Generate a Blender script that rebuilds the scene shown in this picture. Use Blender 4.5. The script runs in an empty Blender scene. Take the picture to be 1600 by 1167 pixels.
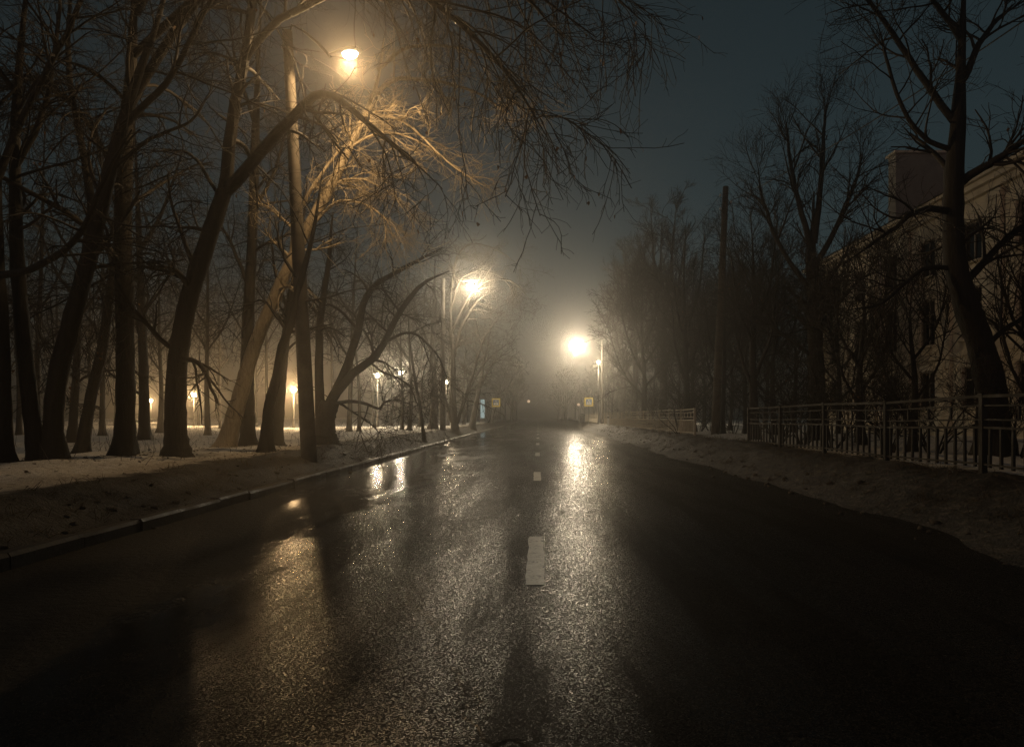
import bpy, math, random
import numpy as np

# ------------------------------------------------------------------ camera
S = bpy.context.scene
COL = S.collection
F, HX, HY, EYE = 1067.0, 841.0, 650.0, 1.35      # focal length in photo pixels, vanishing point, eye height
cam = bpy.data.objects.new('camera', bpy.data.cameras.new('camera'))
COL.objects.link(cam)
cam.location = (0, 0, EYE)
cam.rotation_euler = (math.radians(90), 0, 0)
cam.data.sensor_width = 36.0
cam.data.lens = 36.0 * F / 1600.0
cam.data.shift_x = -(HX - 800.0) / 1600.0
cam.data.shift_y = (HY - 583.5) / 1600.0
cam.data.clip_start = 0.05
cam.data.clip_end = 2000
S.camera = cam

# ------------------------------------------------------------------ sky (foggy night, no sun)
world = bpy.data.worlds.new('World')
S.world = world
world.use_nodes = True
wn, wl = world.node_tree.nodes, world.node_tree.links
wn.clear()
sky = wn.new('ShaderNodeTexSky')
sky.sky_type = 'NISHITA'
sky.sun_disc = False
sky.sun_elevation = math.radians(12)
sky.sun_rotation = math.radians(200)
sky.dust_density = 2.0
hs = wn.new('ShaderNodeHueSaturation')
hs.inputs['Hue'].default_value = 0.455
hs.inputs['Saturation'].default_value = 0.82
bg = wn.new('ShaderNodeBackground')
bg.inputs['Strength'].default_value = 0.0085
wo = wn.new('ShaderNodeOutputWorld')
wl.new(sky.outputs[0], hs.inputs['Color'])
wl.new(hs.outputs[0], bg.inputs['Color'])
wl.new(bg.outputs[0], wo.inputs['Surface'])

S.view_settings.view_transform = 'Standard'
S.view_settings.look = 'None'
S.view_settings.gamma = 1.0
S.view_settings.exposure = 0.0
S.view_settings.use_curve_mapping = False
S.cycles.use_denoising = True
S.cycles.denoising_prefilter = 'NONE'
S.cycles.max_bounces = 6
S.cycles.diffuse_bounces = 2
S.cycles.glossy_bounces = 2
S.cycles.volume_bounces = 0
S.cycles.sample_clamp_indirect = 3.0
S.cycles.sample_clamp_direct = 0.0
S.cycles.caustics_reflective = False
S.cycles.caustics_refractive = False

FOG = 0.0040          # fog density per metre
FOG_G = 0.88
P_STREET = 260.0      # watts
P_PARK = 1150.0

rng = np.random.default_rng(7)
random.seed(7)

# ------------------------------------------------------------------ helpers
def at(px, py, Y):
    """photo pixel at a known distance -> place in the world"""
    return np.array([(px - HX) * Y / F, Y, EYE - (py - HY) * Y / F])

def smooth(a, b, x):
    t = np.clip((x - a) / (b - a), 0, 1)
    return t * t * (3 - 2 * t)

def vnoise(x, y, seed=0):
    x = np.asarray(x, float); y = np.asarray(y, float)
    xi, yi = np.floor(x).astype(np.int64), np.floor(y).astype(np.int64)
    fx, fy = x - xi, y - yi
    fx, fy = fx * fx * (3 - 2 * fx), fy * fy * (3 - 2 * fy)
    def h(a, b):
        n = (a * 374761393 + b * 668265263 + seed * 982451653) & 0xFFFFFFFF
        n = ((n ^ (n >> 13)) * 1274126177) & 0xFFFFFFFF
        return ((n ^ (n >> 16)) & 0xFFFF) / 65535.0
    return (h(xi, yi) * (1 - fx) + h(xi + 1, yi) * fx) * (1 - fy) + (h(xi, yi + 1) * (1 - fx) + h(xi + 1, yi + 1) * fx) * fy

def gz(x, y):
    """height of the ground beside the road"""
    x = np.asarray(x, float); y = np.asarray(y, float)
    wob = 0.35 * (vnoise(y * 0.23, x * 0, 3) - 0.5) + 0.25 * (vnoise(y * 0.9, x * 0, 4) - 0.5)
    L = smooth(4.75, 6.0 + wob, -x)
    R = smooth(4.15 + wob * 1.3 + 0.5 * (vnoise(y * 0.45, x * 0, 21) - 0.5) + 0.18 * (vnoise(y * 2.1, x * 0.5, 22) - 0.5), 6.3 + wob, x)
    lump = 0.16 * (vnoise(x * 1.1, y * 0.9, 5) - 0.5) + 0.09 * (vnoise(x * 3.1, y * 2.7, 6) - 0.5) + 0.045 * (vnoise(x * 8, y * 7, 8) - 0.5)
    roll = 0.22 * (vnoise(x * 0.16, y * 0.16, 9) - 0.5)
    far = smooth(6.8, 9, np.abs(x))
    z = np.where(x < 0, 0.10 * smooth(4.68, 4.74, -x) + 0.40 * L + L * (lump * 0.55 + roll * far),
                 0.52 * R + R * (lump + roll * far) * 0.9)
    return np.where((x > -4.68) & (x < 4.1), -0.08, z - 0.02)

def gz1(x, y):
    return float(gz(np.array([x]), np.array([y]))[0])

def mesh_obj(name, verts, faces, mat, parent=None, smooth_shade=False):
    me = bpy.data.meshes.new(name)
    me.from_pydata([tuple(v) for v in verts], [], [tuple(f) for f in faces])
    me.update()
    if smooth_shade:
        me.polygons.foreach_set('use_smooth', [True] * len(me.polygons))
    if mat: me.materials.append(mat)
    o = bpy.data.objects.new(name, me)
    COL.objects.link(o)
    o.parent = parent
    return o

def np_mesh(name, V, Q, mat, parent=None, smooth_shade=True):
    """quads as numpy arrays"""
    me = bpy.data.meshes.new(name)
    me.vertices.add(len(V)); me.vertices.foreach_set('co', np.ascontiguousarray(V, dtype=np.float32).ravel())
    k = Q.shape[1]
    me.loops.add(Q.size); me.loops.foreach_set('vertex_index', np.ascontiguousarray(Q, dtype=np.int32).ravel())
    me.polygons.add(len(Q)); me.polygons.foreach_set('loop_start', np.arange(0, Q.size, k, dtype=np.int32))
    me.polygons.foreach_set('loop_total', np.full(len(Q), k, dtype=np.int32))
    if smooth_shade: me.polygons.foreach_set('use_smooth', np.ones(len(Q), dtype=bool))
    me.update(calc_edges=True)
    me.validate()
    if mat: me.materials.append(mat)
    o = bpy.data.objects.new(name, me)
    COL.objects.link(o); o.parent = parent
    return o

def thing(name, label, cat, loc=(0, 0, 0), group=None):
    o = bpy.data.objects.new(name, None)
    o.empty_display_size = 0.2
    COL.objects.link(o)
    o.location = tuple(float(v) for v in loc)
    o['label'] = label; o['category'] = cat
    if group: o['group'] = group
    return o

class MB:
    """collects simple shapes for one mesh"""
    def __init__(s): s.v, s.f = [], []
    def box(s, c, d, rz=0.0):
        cx, cy, cz = c; hx, hy, hz = d[0] / 2, d[1] / 2, d[2] / 2
        n = len(s.v); ca, sa = math.cos(rz), math.sin(rz)
        for z in (-hz, hz):
            for x, y in ((-hx, -hy), (hx, -hy), (hx, hy), (-hx, hy)):
                s.v.append((cx + x * ca - y * sa, cy + x * sa + y * ca, cz + z))
        for f in ((3, 2, 1, 0), (4, 5, 6, 7), (0, 1, 5, 4), (1, 2, 6, 5), (2, 3, 7, 6), (3, 0, 4, 7)):
            s.f.append(tuple(n + i for i in f))
        return s
    def tube(s, pts, radii, sides=8, cap=True):
        pts = [np.array(p, float) for p in pts]
        if not hasattr(radii, '__len__'): radii = [radii] * len(pts)
        n0 = len(s.v)
        t0 = pts[1] - pts[0]
        u = np.cross(t0, (0, 0, 1.0))
        if np.linalg.norm(u) < 1e-3 * np.linalg.norm(t0): u = np.array([1.0, 0, 0])
        u /= np.linalg.norm(u)
        for i, p in enumerate(pts):
            t = pts[min(i + 1, len(pts) - 1)] - pts[max(i - 1, 0)]; t /= np.linalg.norm(t)
            u = u - t * np.dot(u, t); u /= np.linalg.norm(u); w = np.cross(t, u)
            for k in range(sides):
                a = 2 * math.pi * k / sides
                s.v.append(tuple(p + radii[i] * (math.cos(a) * u + math.sin(a) * w)))
        for i in range(len(pts) - 1):
            for k in range(sides):
                a, b = n0 + i * sides + k, n0 + i * sides + (k + 1) % sides
                s.f.append((a, b, b + sides, a + sides))
        if cap:
            s.f.append(tuple(n0 + k for k in reversed(range(sides))))
            s.f.append(tuple(n0 + (len(pts) - 1) * sides + k for k in range(sides)))
        return s
    def lathe(s, c, prof, sides=16):
        n0 = len(s.v)
        for r, z in prof:
            for k in range(sides):
                a = 2 * math.pi * k / sides
                s.v.append((c[0] + r * math.cos(a), c[1] + r * math.sin(a), c[2] + z))
        for i in range(len(prof) - 1):
            for k in range(sides):
                a, b = n0 + i * sides + k, n0 + i * sides + (k + 1) % sides
                s.f.append((a, b, b + sides, a + sides))
        s.f.append(tuple(n0 + k for k in reversed(range(sides))))
        s.f.append(tuple(n0 + (len(prof) - 1) * sides + k for k in range(sides)))
        return s
    def prism_y(s, poly, y0, y1):
        """polygon in x,z extruded along y"""
        n = len(poly); n0 = len(s.v)
        for y in (y0, y1):
            for x, z in poly: s.v.append((x, y, z))
        s.f.append(tuple(n0 + i for i in range(n)))
        s.f.append(tuple(n0 + n + i for i in reversed(range(n))))
        for i in range(n):
            j = (i + 1) % n
            s.f.append((n0 + j, n0 + i, n0 + n + i, n0 + n + j))
        return s
    def build(s, name, mat, parent=None, smooth_shade=False):
        return mesh_obj(name, s.v, s.f, mat, parent, smooth_shade)

def inst(name, src, loc, parent=None, rz=0.0):
    o = bpy.data.objects.new(name, src.data)
    COL.objects.link(o); o.parent = parent; o.location = loc; o.rotation_euler = (0, 0, rz)
    return o

# ------------------------------------------------------------------ materials
def mat(name):
    m = bpy.data.materials.new(name); m.use_nodes = True
    n, l = m.node_tree.nodes, m.node_tree.links
    return m, n, l, n['Principled BSDF']

def noise(n, l, scale, detail=4, rough=0.6, vec=None):
    t = n.new('ShaderNodeTexNoise'); t.inputs['Scale'].default_value = scale
    t.inputs['Detail'].default_value = detail; t.inputs['Roughness'].default_value = rough
    if vec is not None: l.new(vec, t.inputs['Vector'])
    return t

def ramp(n, l, src, stops):
    r = n.new('ShaderNodeValToRGB'); e = r.color_ramp.elements
    while len(e) < len(stops): e.new(0.5)
    for i, (p, c) in enumerate(stops):
        e[i].position = p
        e[i].color = (c, c, c, 1) if not hasattr(c, '__len__') else (*c, 1)
    l.new(src, r.inputs['Fac'])
    return r

def simple(name, c1, c2, scale=6.0, rough=0.7, bump=0.3, dist=0.02, metallic=0.0, rough2=None):
    m, n, l, b = mat(name)
    g = n.new('ShaderNodeNewGeometry')
    t = noise(n, l, scale, 5, 0.65, g.outputs['Position'])
    r = ramp(n, l, t.outputs['Fac'], [(0.3, c1), (0.7, c2)])
    l.new(r.outputs['Color'], b.inputs['Base Color'])
    if rough2 is not None:
        rr = ramp(n, l, t.outputs['Fac'], [(0.35, rough), (0.65, rough2)])
        l.new(rr.outputs['Color'], b.inputs['Roughness'])
    else:
        b.inputs['Roughness'].default_value = rough
    b.inputs['Metallic'].default_value = metallic
    if bump:
        t2 = noise(n, l, scale * 6, 4, 0.6, g.outputs['Position'])
        bp = n.new('ShaderNodeBump'); bp.inputs['Strength'].default_value = bump; bp.inputs['Distance'].default_value = dist
        l.new(t2.outputs['Fac'], bp.inputs['Height']); l.new(bp.outputs['Normal'], b.inputs['Normal'])
    return m

def emissive(name, col, strength):
    m, n, l, b = mat(name)
    b.inputs['Base Color'].default_value = (0.8, 0.8, 0.78, 1)
    b.inputs['Emission Color'].default_value = (*col, 1)
    t = noise(n, l, 8.0, 2)
    r = ramp(n, l, t.outputs['Fac'], [(0.3, 0.9), (0.7, 1.0)])
    mu = n.new('ShaderNodeMath'); mu.operation = 'MULTIPLY'; mu.inputs[1].default_value = strength
    l.new(r.outputs['Color'], mu.inputs[0]); l.new(mu.outputs[0], b.inputs['Emission Strength'])
    return m

def bark_mat(name, c1, c2):
    m, n, l, b = mat(name)
    g = n.new('ShaderNodeNewGeometry')
    mp = n.new('ShaderNodeMapping'); mp.inputs['Scale'].default_value = (9, 9, 1.6)
    l.new(g.outputs['Position'], mp.inputs['Vector'])
    t = noise(n, l, 2.2, 6, 0.7, mp.outputs['Vector'])
    r = ramp(n, l, t.outputs['Fac'], [(0.3, c1), (0.7, c2)])
    l.new(r.outputs['Color'], b.inputs['Base Color'])
    b.inputs['Roughness'].default_value = 0.75
    bp = n.new('ShaderNodeBump'); bp.inputs['Strength'].default_value = 0.9; bp.inputs['Distance'].default_value = 0.03
    l.new(t.outputs['Fac'], bp.inputs['Height']); l.new(bp.outputs['Normal'], b.inputs['Normal'])
    return m

M = {}
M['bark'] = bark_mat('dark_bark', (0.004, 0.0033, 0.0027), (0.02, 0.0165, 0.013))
M['bark_lit'] = bark_mat('lamplit_bark', (0.035, 0.03, 0.022), (0.10, 0.083, 0.06))  # lighter copy of the bark, lamplight from the second lamp painted in
M['bark_lit_gold'] = bark_mat('lamplit_gold_bark', (0.22, 0.185, 0.13), (0.45, 0.38, 0.27))  # bark colour raised to carry the nearest lamp's golden light
M['twig'] = simple('twig_bark', (0.01, 0.008, 0.0065), (0.028, 0.0225, 0.017), 5, 0.7, 0)
M['leaf'] = simple('dead_leaf', (0.10, 0.05, 0.02), (0.2, 0.1, 0.035), 9, 0.7, 0)
M['concrete'] = simple('pole_concrete', (0.045, 0.04, 0.032), (0.11, 0.096, 0.078), 2.0, 0.8, 0.4, 0.01)
M['wood'] = simple('pole_wood', (0.04, 0.032, 0.024), (0.10, 0.08, 0.06), 2.5, 0.8, 0.4, 0.01)
M['metal'] = simple('dark_metal', (0.05, 0.05, 0.048), (0.1, 0.095, 0.09), 4, 0.4, 0.1, 0.004, 0.6)
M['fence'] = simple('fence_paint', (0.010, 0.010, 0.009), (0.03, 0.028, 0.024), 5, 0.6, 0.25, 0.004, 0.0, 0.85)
M['fence_far_lit'] = simple('lamplit_fence_paint', (0.3, 0.27, 0.21), (0.5, 0.45, 0.36), 5, 0.35, 0.25, 0.004, 0.0, 0.6)  # far fences: lamplight on the rails is put into a paler colour
M['housing'] = simple('lamp_housing', (0.2, 0.2, 0.19), (0.3, 0.3, 0.28), 8, 0.5, 0.1, 0.003, 0.3)
M['wire'] = simple('wire_rubber', (0.012, 0.012, 0.012), (0.03, 0.03, 0.03), 8, 0.6, 0)
M['kerb'] = simple('kerb_concrete', (0.018, 0.016, 0.013), (0.07, 0.06, 0.05), 3.0, 0.35, 0.5, 0.012, 0, 0.7)
M['plaster'] = simple('beige_plaster', (0.64, 0.56, 0.42), (0.78, 0.71, 0.57), 0.9, 0.85, 0.25, 0.01)
M['trim'] = simple('pale_stucco_trim', (0.55, 0.48, 0.36), (0.7, 0.63, 0.5), 1.5, 0.8, 0.25, 0.008)
M['grey_plaster'] = simple('grey_plaster', (0.20, 0.185, 0.16), (0.32, 0.29, 0.25), 1.2, 0.85, 0.25, 0.01)
M['roof'] = simple('sheet_roof', (0.045, 0.048, 0.05), (0.10, 0.10, 0.10), 1.2, 0.45, 0.2, 0.01, 0.2)
M['frame'] = simple('window_frame_paint', (0.2, 0.17, 0.13), (0.34, 0.3, 0.24), 4, 0.6, 0.1, 0.003)
M['pipe'] = simple('zinc_downpipe', (0.3, 0.29, 0.27), (0.45, 0.43, 0.4), 4, 0.35, 0.1, 0.003, 0.7)
gm, gn, gl, gb = mat('window_glass')
gb.inputs['Base Color'].default_value = (0.012, 0.013, 0.014, 1); gb.inputs['Roughness'].default_value = 0.06
gt = noise(gn, gl, 1.5, 2); gp = gn.new('ShaderNodeBump'); gp.inputs['Strength'].default_value = 0.05
gl.new(gt.outputs['Fac'], gp.inputs['Height']); gl.new(gp.outputs['Normal'], gb.inputs['Normal'])
M['glass'] = gm
M['sign_yellow'] = simple('sign_yellow', (0.72, 0.56, 0.08), (0.82, 0.66, 0.12), 5, 0.4, 0)
M['sign_blue'] = simple('sign_blue', (0.03, 0.10, 0.28), (0.04, 0.13, 0.34), 5, 0.4, 0)
M['sign_white'] = simple('sign_white', (0.75, 0.75, 0.72), (0.82, 0.82, 0.8), 5, 0.4, 0)
M['sign_black'] = simple('sign_black', (0.01, 0.01, 0.01), (0.02, 0.02, 0.02), 5, 0.5, 0)
M['lens_warm'] = emissive('lamp_lens_warm', (1.0, 0.84, 0.56), 35)
M['lens_white'] = emissive('lamp_lens_white', (1.0, 0.93, 0.78), 45)
M['globe_warm'] = emissive('globe_warm', (1.0, 0.78, 0.42), 34)
M['globe_cool'] = emissive('globe_cool', (1.0, 0.9, 0.68), 7)
M['amber'] = emissive('signal_amber', (1.0, 0.5, 0.22), 0.35)
M['cyan'] = emissive('panel_cyan', (0.35, 0.85, 1.0), 0.3)

# --- road: wet asphalt with puddles
m, n, l, b = mat('wet_asphalt')
g = n.new('ShaderNodeNewGeometry')
sx = n.new('ShaderNodeSeparateXYZ'); l.new(g.outputs['Position'], sx.inputs[0])
mp = n.new('ShaderNodeMapping'); mp.inputs['Scale'].default_value = (1.0, 0.42, 1.0)
l.new(g.outputs['Position'], mp.inputs['Vector'])
big = noise(n, l, 0.42, 5, 0.62, mp.outputs['Vector'])
# water stands towards the left gutter
grad = n.new('ShaderNodeMapRange'); grad.inputs[1].default_value = -0.6; grad.inputs[2].default_value = -4.4
grad.inputs[3].default_value = -0.14; grad.inputs[4].default_value = 0.26
l.new(sx.outputs['X'], grad.inputs[0])
add = n.new('ShaderNodeMath'); add.operation = 'ADD'
l.new(big.outputs['Fac'], add.inputs[0]); l.new(grad.outputs[0], add.inputs[1])
pud = ramp(n, l, add.outputs[0], [(0.50, 0.0), (0.66, 1.0)])
mid = noise(n, l, 1.7, 4, 0.6, mp.outputs['Vector'])
rgh = ramp(n, l, mid.outputs['Fac'], [(0.3, 0.15), (0.7, 0.22)])
mixr = n.new('ShaderNodeMix'); mixr.data_type = 'FLOAT'
l.new(pud.outputs['Color'], mixr.inputs[0]); l.new(rgh.outputs['Color'], mixr.inputs[2]); mixr.inputs[3].default_value = 0.17
l.new(mixr.outputs[0], b.inputs['Roughness'])
vor = n.new('ShaderNodeTexVoronoi'); vor.inputs['Scale'].default_value = 150
l.new(g.outputs['Position'], vor.inputs['Vector'])
fin = noise(n, l, 240, 2, 0.5, g.outputs['Position'])
vsc = n.new('ShaderNodeSeparateColor'); l.new(vor.outputs['Color'], vsc.inputs[0])
colr = ramp(n, l, vsc.outputs[1], [(0.1, (0.008, 0.0075, 0.007)), (0.75, (0.028, 0.026, 0.023)), (1.0, (0.07, 0.064, 0.055))])
l.new(colr.outputs['Color'], b.inputs['Base Color'])
hsum = n.new('ShaderNodeMath'); hsum.operation = 'ADD'
l.new(vor.outputs['Distance'], hsum.inputs[0]); l.new(fin.outputs['Fac'], hsum.inputs[1])
bp = n.new('ShaderNodeBump'); bp.inputs['Distance'].default_value = 0.0016
bst = n.new('ShaderNodeMapRange'); bst.inputs[3].default_value = 0.5; bst.inputs[4].default_value = 0.06
l.new(pud.outputs['Color'], bst.inputs[0]); l.new(bst.outputs[0], bp.inputs['Strength'])
l.new(hsum.outputs[0], bp.inputs['Height'])
vs = n.new('ShaderNodeVectorMath'); vs.operation = 'SUBTRACT'; vs.inputs[1].default_value = (0.5, 0.5, 0.5)
l.new(vor.outputs['Color'], vs.inputs[0])
amt = n.new('ShaderNodeMapRange'); amt.inputs[3].default_value = 0.07; amt.inputs[4].default_value = 0.05
l.new(pud.outputs['Color'], amt.inputs[0])
vm = n.new('ShaderNodeVectorMath'); vm.operation = 'SCALE'; l.new(vs.outputs[0], vm.inputs[0]); l.new(amt.outputs[0], vm.inputs['Scale'])
tc = n.new('ShaderNodeSeparateColor'); l.new(vor.outputs['Color'], tc.inputs[0])
tp_ = n.new('ShaderNodeMath'); tp_.operation = 'POWER'; l.new(tc.outputs[0], tp_.inputs[0]); tp_.inputs[1].default_value = 5.0
tm = n.new('ShaderNodeMath'); tm.operation = 'MULTIPLY_ADD'; l.new(tp_.outputs[0], tm.inputs[0]); tm.inputs[1].default_value = 0.7; tm.inputs[2].default_value = 0.2
vm2 = n.new('ShaderNodeVectorMath'); vm2.operation = 'SCALE'; l.new(vm.outputs[0], vm2.inputs[0]); l.new(tm.outputs[0], vm2.inputs['Scale'])
va = n.new('ShaderNodeVectorMath'); va.operation = 'ADD'; l.new(vm2.outputs[0], va.inputs[0]); l.new(g.outputs['Normal'], va.inputs[1])
vn = n.new('ShaderNodeVectorMath'); vn.operation = 'NORMALIZE'; l.new(va.outputs[0], vn.inputs[0])
l.new(vn.outputs[0], bp.inputs['Normal'])
bp2 = n.new('ShaderNodeBump'); bp2.inputs['Distance'].default_value = 0.03; bp2.inputs['Strength'].default_value = 0.12
l.new(mid.outputs['Fac'], bp2.inputs['Height']); l.new(bp.outputs['Normal'], bp2.inputs['Normal'])
wv = n.new('ShaderNodeVectorMath'); wv.operation = 'ADD'
wq = noise(n, l, 1.6, 4, 0.6, g.outputs['Position']); l.new(wq.outputs['Color'], wv.inputs[0]); l.new(mp.outputs['Vector'], wv.inputs[1])
cv = n.new('ShaderNodeTexVoronoi'); cv.feature = 'DISTANCE_TO_EDGE'; cv.inputs['Scale'].default_value = 0.42; l.new(wv.outputs[0], cv.inputs['Vector'])
ck = ramp(n, l, cv.outputs['Distance'], [(0.0, 0.0), (0.012, 1.0)])
bp3 = n.new('ShaderNodeBump'); bp3.inputs['Distance'].default_value = 0.015; bp3.inputs['Strength'].default_value = 0.3
l.new(ck.outputs['Color'], bp3.inputs['Height']); l.new(bp2.outputs['Normal'], bp3.inputs['Normal'])
l.new(bp3.outputs['Normal'], b.inputs['Normal'])
# only the wet tops of some stones mirror; the rest is dull
cs = n.new('ShaderNodeSeparateColor'); l.new(vor.outputs['Color'], cs.inputs[0])
gr = ramp(n, l, cs.outputs[2], [(0.50, 0.0), (0.62, 1.0)])
gmx = n.new('ShaderNodeMath'); gmx.operation = 'MAXIMUM'; l.new(gr.outputs['Color'], gmx.inputs[0]); l.new(pud.outputs['Color'], gmx.inputs[1])
spm = n.new('ShaderNodeMapRange'); spm.inputs[3].default_value = 0.03; 
trk = n.new('ShaderNodeMapping'); trk.inputs['Scale'].default_value = (1.3, 0.16, 1.0); l.new(g.outputs['Position'], trk.inputs['Vector'])
tn = noise(n, l, 1.0, 5, 0.65, trk.outputs['Vector'])
wet = ramp(n, l, tn.outputs['Fac'], [(0.45, 0.02), (0.63, 0.62)])
wmx = n.new('ShaderNodeMath'); wmx.operation = 'MAXIMUM'; l.new(wet.outputs['Color'], wmx.inputs[0])
pw = n.new('ShaderNodeMath'); pw.operation = 'MULTIPLY'; pw.inputs[1].default_value = 0.2; l.new(pud.outputs['Color'], pw.inputs[0]); l.new(pw.outputs[0], wmx.inputs[1])
l.new(wmx.outputs[0], spm.inputs[4])
l.new(gmx.outputs[0], spm.inputs[0]); l.new(spm.outputs[0], b.inputs['Specular IOR Level'])
rmx = n.new('ShaderNodeMix'); rmx.data_type = 'FLOAT'; l.new(gmx.outputs[0], rmx.inputs[0]); rmx.inputs[2].default_value = 0.6
l.new(mixr.outputs[0], rmx.inputs[3]); l.new(rmx.outputs[0], b.inputs['Roughness'])
# dark slush lying along the left edge near the camera: dull, rough, no puddle
sl = n.new('ShaderNodeMath'); sl.operation = 'MULTIPLY_ADD'; l.new(mid.outputs['Fac'], sl.inputs[0]); sl.inputs[1].default_value = -2.4; sl.inputs[2].default_value = 0.0
sl2 = n.new('ShaderNodeMath'); sl2.operation = 'SUBTRACT'; l.new(sl.outputs[0], sl2.inputs[0]); l.new(sx.outputs['X'], sl2.inputs[1])   # -x - 2.4*noise
sm = n.new('ShaderNodeMapRange'); sm.interpolation_type = 'SMOOTHSTEP'; sm.inputs[1].default_value = 1.15; sm.inputs[2].default_value = 1.6; l.new(sl2.outputs[0], sm.inputs[0])
sy = n.new('ShaderNodeMapRange'); sy.interpolation_type = 'SMOOTHSTEP'; sy.inputs[1].default_value = 17; sy.inputs[2].default_value = 9; sy.inputs[3].default_value = 0; sy.inputs[4].default_value = 1
l.new(sx.outputs['Y'], sy.inputs[0])
mk = n.new('ShaderNodeMath'); mk.operation = 'MULTIPLY'; l.new(sm.outputs[0], mk.inputs[0]); l.new(sy.outputs[0], mk.inputs[1])
slush = n.new('ShaderNodeBsdfPrincipled'); slush.inputs['Roughness'].default_value = 0.8; slush.inputs['Specular IOR Level'].default_value = 0.25
scol = ramp(n, l, fin.outputs['Fac'], [(0.3, (0.012, 0.010, 0.008)), (0.7, (0.035, 0.029, 0.022))]); l.new(scol.outputs['Color'], slush.inputs['Base Color'])
sb = n.new('ShaderNodeBump'); sb.inputs['Strength'].default_value = 0.8; sb.inputs['Distance'].default_value = 0.04
sn = noise(n, l, 16, 5, 0.7, g.outputs['Position']); l.new(sn.outputs['Fac'], sb.inputs['Height']); l.new(sb.outputs['Normal'], slush.inputs['Normal'])
ms = n.new('ShaderNodeMixShader'); l.new(mk.outputs[0], ms.inputs[0]); l.new(b.outputs[0], ms.inputs[1]); l.new(slush.outputs[0], ms.inputs[2])
l.new(ms.outputs[0], n['Material Output'].inputs['Surface'])
M['road'] = m

# --- road paint, worn
m, n, l, b = mat('worn_road_paint')
g = n.new('ShaderNodeNewGeometry')
t = noise(n, l, 32, 5, 0.7, g.outputs['Position'])
t8 = noise(n, l, 7, 5, 0.75, g.outputs['Position'])
tx = n.new('ShaderNodeMath'); tx.operation = 'ADD'; l.new(t.outputs['Fac'], tx.inputs[0]); l.new(t8.outputs['Fac'], tx.inputs[1])
th = n.new('ShaderNodeMath'); th.operation = 'MULTIPLY'; th.inputs[1].default_value = 0.5; l.new(tx.outputs[0], th.inputs[0])
r = ramp(n, l, th.outputs[0], [(0.41, (0.03, 0.027, 0.023)), (0.465, (0.62, 0.58, 0.48)), (0.6, (0.86, 0.84, 0.74))])
l.new(r.outputs['Color'], b.inputs['Base Color']); b.inputs['Roughness'].default_value = 0.35
b.inputs['Coat Weight'].default_value = 0.8; b.inputs['Coat Roughness'].default_value = 0.16
bp = n.new('ShaderNodeBump'); bp.inputs['Strength'].default_value = 0.4; bp.inputs['Distance'].default_value = 0.005
l.new(t.outputs['Fac'], bp.inputs['Height']); l.new(bp.outputs['Normal'], b.inputs['Normal'])
M['paint'] = m

# --- ground: snow, trodden dirty snow and muddy banks
m, n, l, b = mat('snow_and_mud')
g = n.new('ShaderNodeNewGeometry')
sx = n.new('ShaderNodeSeparateXYZ'); l.new(g.outputs['Position'], sx.inputs[0])
n1 = noise(n, l, 0.9, 6, 0.68, g.outputs['Position'])
n2 = noise(n, l, 7.0, 5, 0.65, g.outputs['Position'])
def wobble(amount, off):
    a = n.new('ShaderNodeMath'); a.operation = 'MULTIPLY_ADD'
    l.new(n1.outputs['Fac'], a.inputs[0]); a.inputs[1].default_value = amount; l.new(off, a.inputs[2])
    return a.outputs[0]
ab = n.new('ShaderNodeMath'); ab.operation = 'MULTIPLY'; ab.inputs[1].default_value = -1
l.new(sx.outputs['X'], ab.inputs[0])
left = wobble(1.6, ab.outputs[0])         # -x + 1.6*noise
right = wobble(1.6, sx.outputs['X'])
def band(src, a, c):
    q = n.new('ShaderNodeMapRange'); q.interpolation_type = 'SMOOTHSTEP'
    q.inputs[1].default_value = a; q.inputs[2].default_value = c; l.new(src, q.inputs[0]); return q.outputs[0]
mx = n.new('ShaderNodeMath'); mx.operation = 'MAXIMUM'
l.new(band(left, 6.9, 7.3), mx.inputs[0]); l.new(band(right, 7.5, 8.0), mx.inputs[1])     # anything but mud
mx2 = n.new('ShaderNodeMath'); mx2.operation = 'MAXIMUM'
l.new(band(left, 7.5, 8.6), mx2.inputs[0]); l.new(band(right, 7.7, 8.3), mx2.inputs[1])   # clean snow
mud = ramp(n, l, n2.outputs['Fac'], [(0.36, (0.006, 0.0045, 0.003)), (0.52, (0.026, 0.02, 0.014)), (0.66, (0.11, 0.09, 0.068))])
trod = ramp(n, l, n2.outputs['Fac'], [(0.30, (0.2, 0.17, 0.135)), (0.42, (0.46, 0.42, 0.36)), (0.7, (0.62, 0.59, 0.53))])
snow = ramp(n, l, n2.outputs['Fac'], [(0.27, (0.3, 0.25, 0.2)), (0.40, (0.7, 0.68, 0.64)), (0.6, (0.84, 0.83, 0.81))])
def mixc(f, a, c):
    q = n.new('ShaderNodeMix'); q.data_type = 'RGBA'
    l.new(f, q.inputs[0]); l.new(a, q.inputs[6]); l.new(c, q.inputs[7]); return q.outputs[2]
wetmud = ramp(n, l, n2.outputs['Fac'], [(0.35, (0.006, 0.005, 0.004)), (0.6, (0.016, 0.013, 0.01)), (0.75, (0.05, 0.043, 0.034))])
isl = n.new('ShaderNodeMath'); isl.operation = 'GREATER_THAN'; isl.inputs[1].default_value = 0.0; l.new(sx.outputs['X'], isl.inputs[0])
mudlr = mixc(isl.outputs[0], wetmud.outputs['Color'], mud.outputs['Color'])
c1 = mixc(mx.outputs[0], mudlr, trod.outputs['Color'])
c2 = mixc(mx2.outputs[0], c1, snow.outputs['Color'])
l.new(c2, b.inputs['Base Color'])
b.inputs['Roughness'].default_value = 0.65
n3 = noise(n, l, 26.0, 5, 0.65, g.outputs['Position'])
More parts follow.
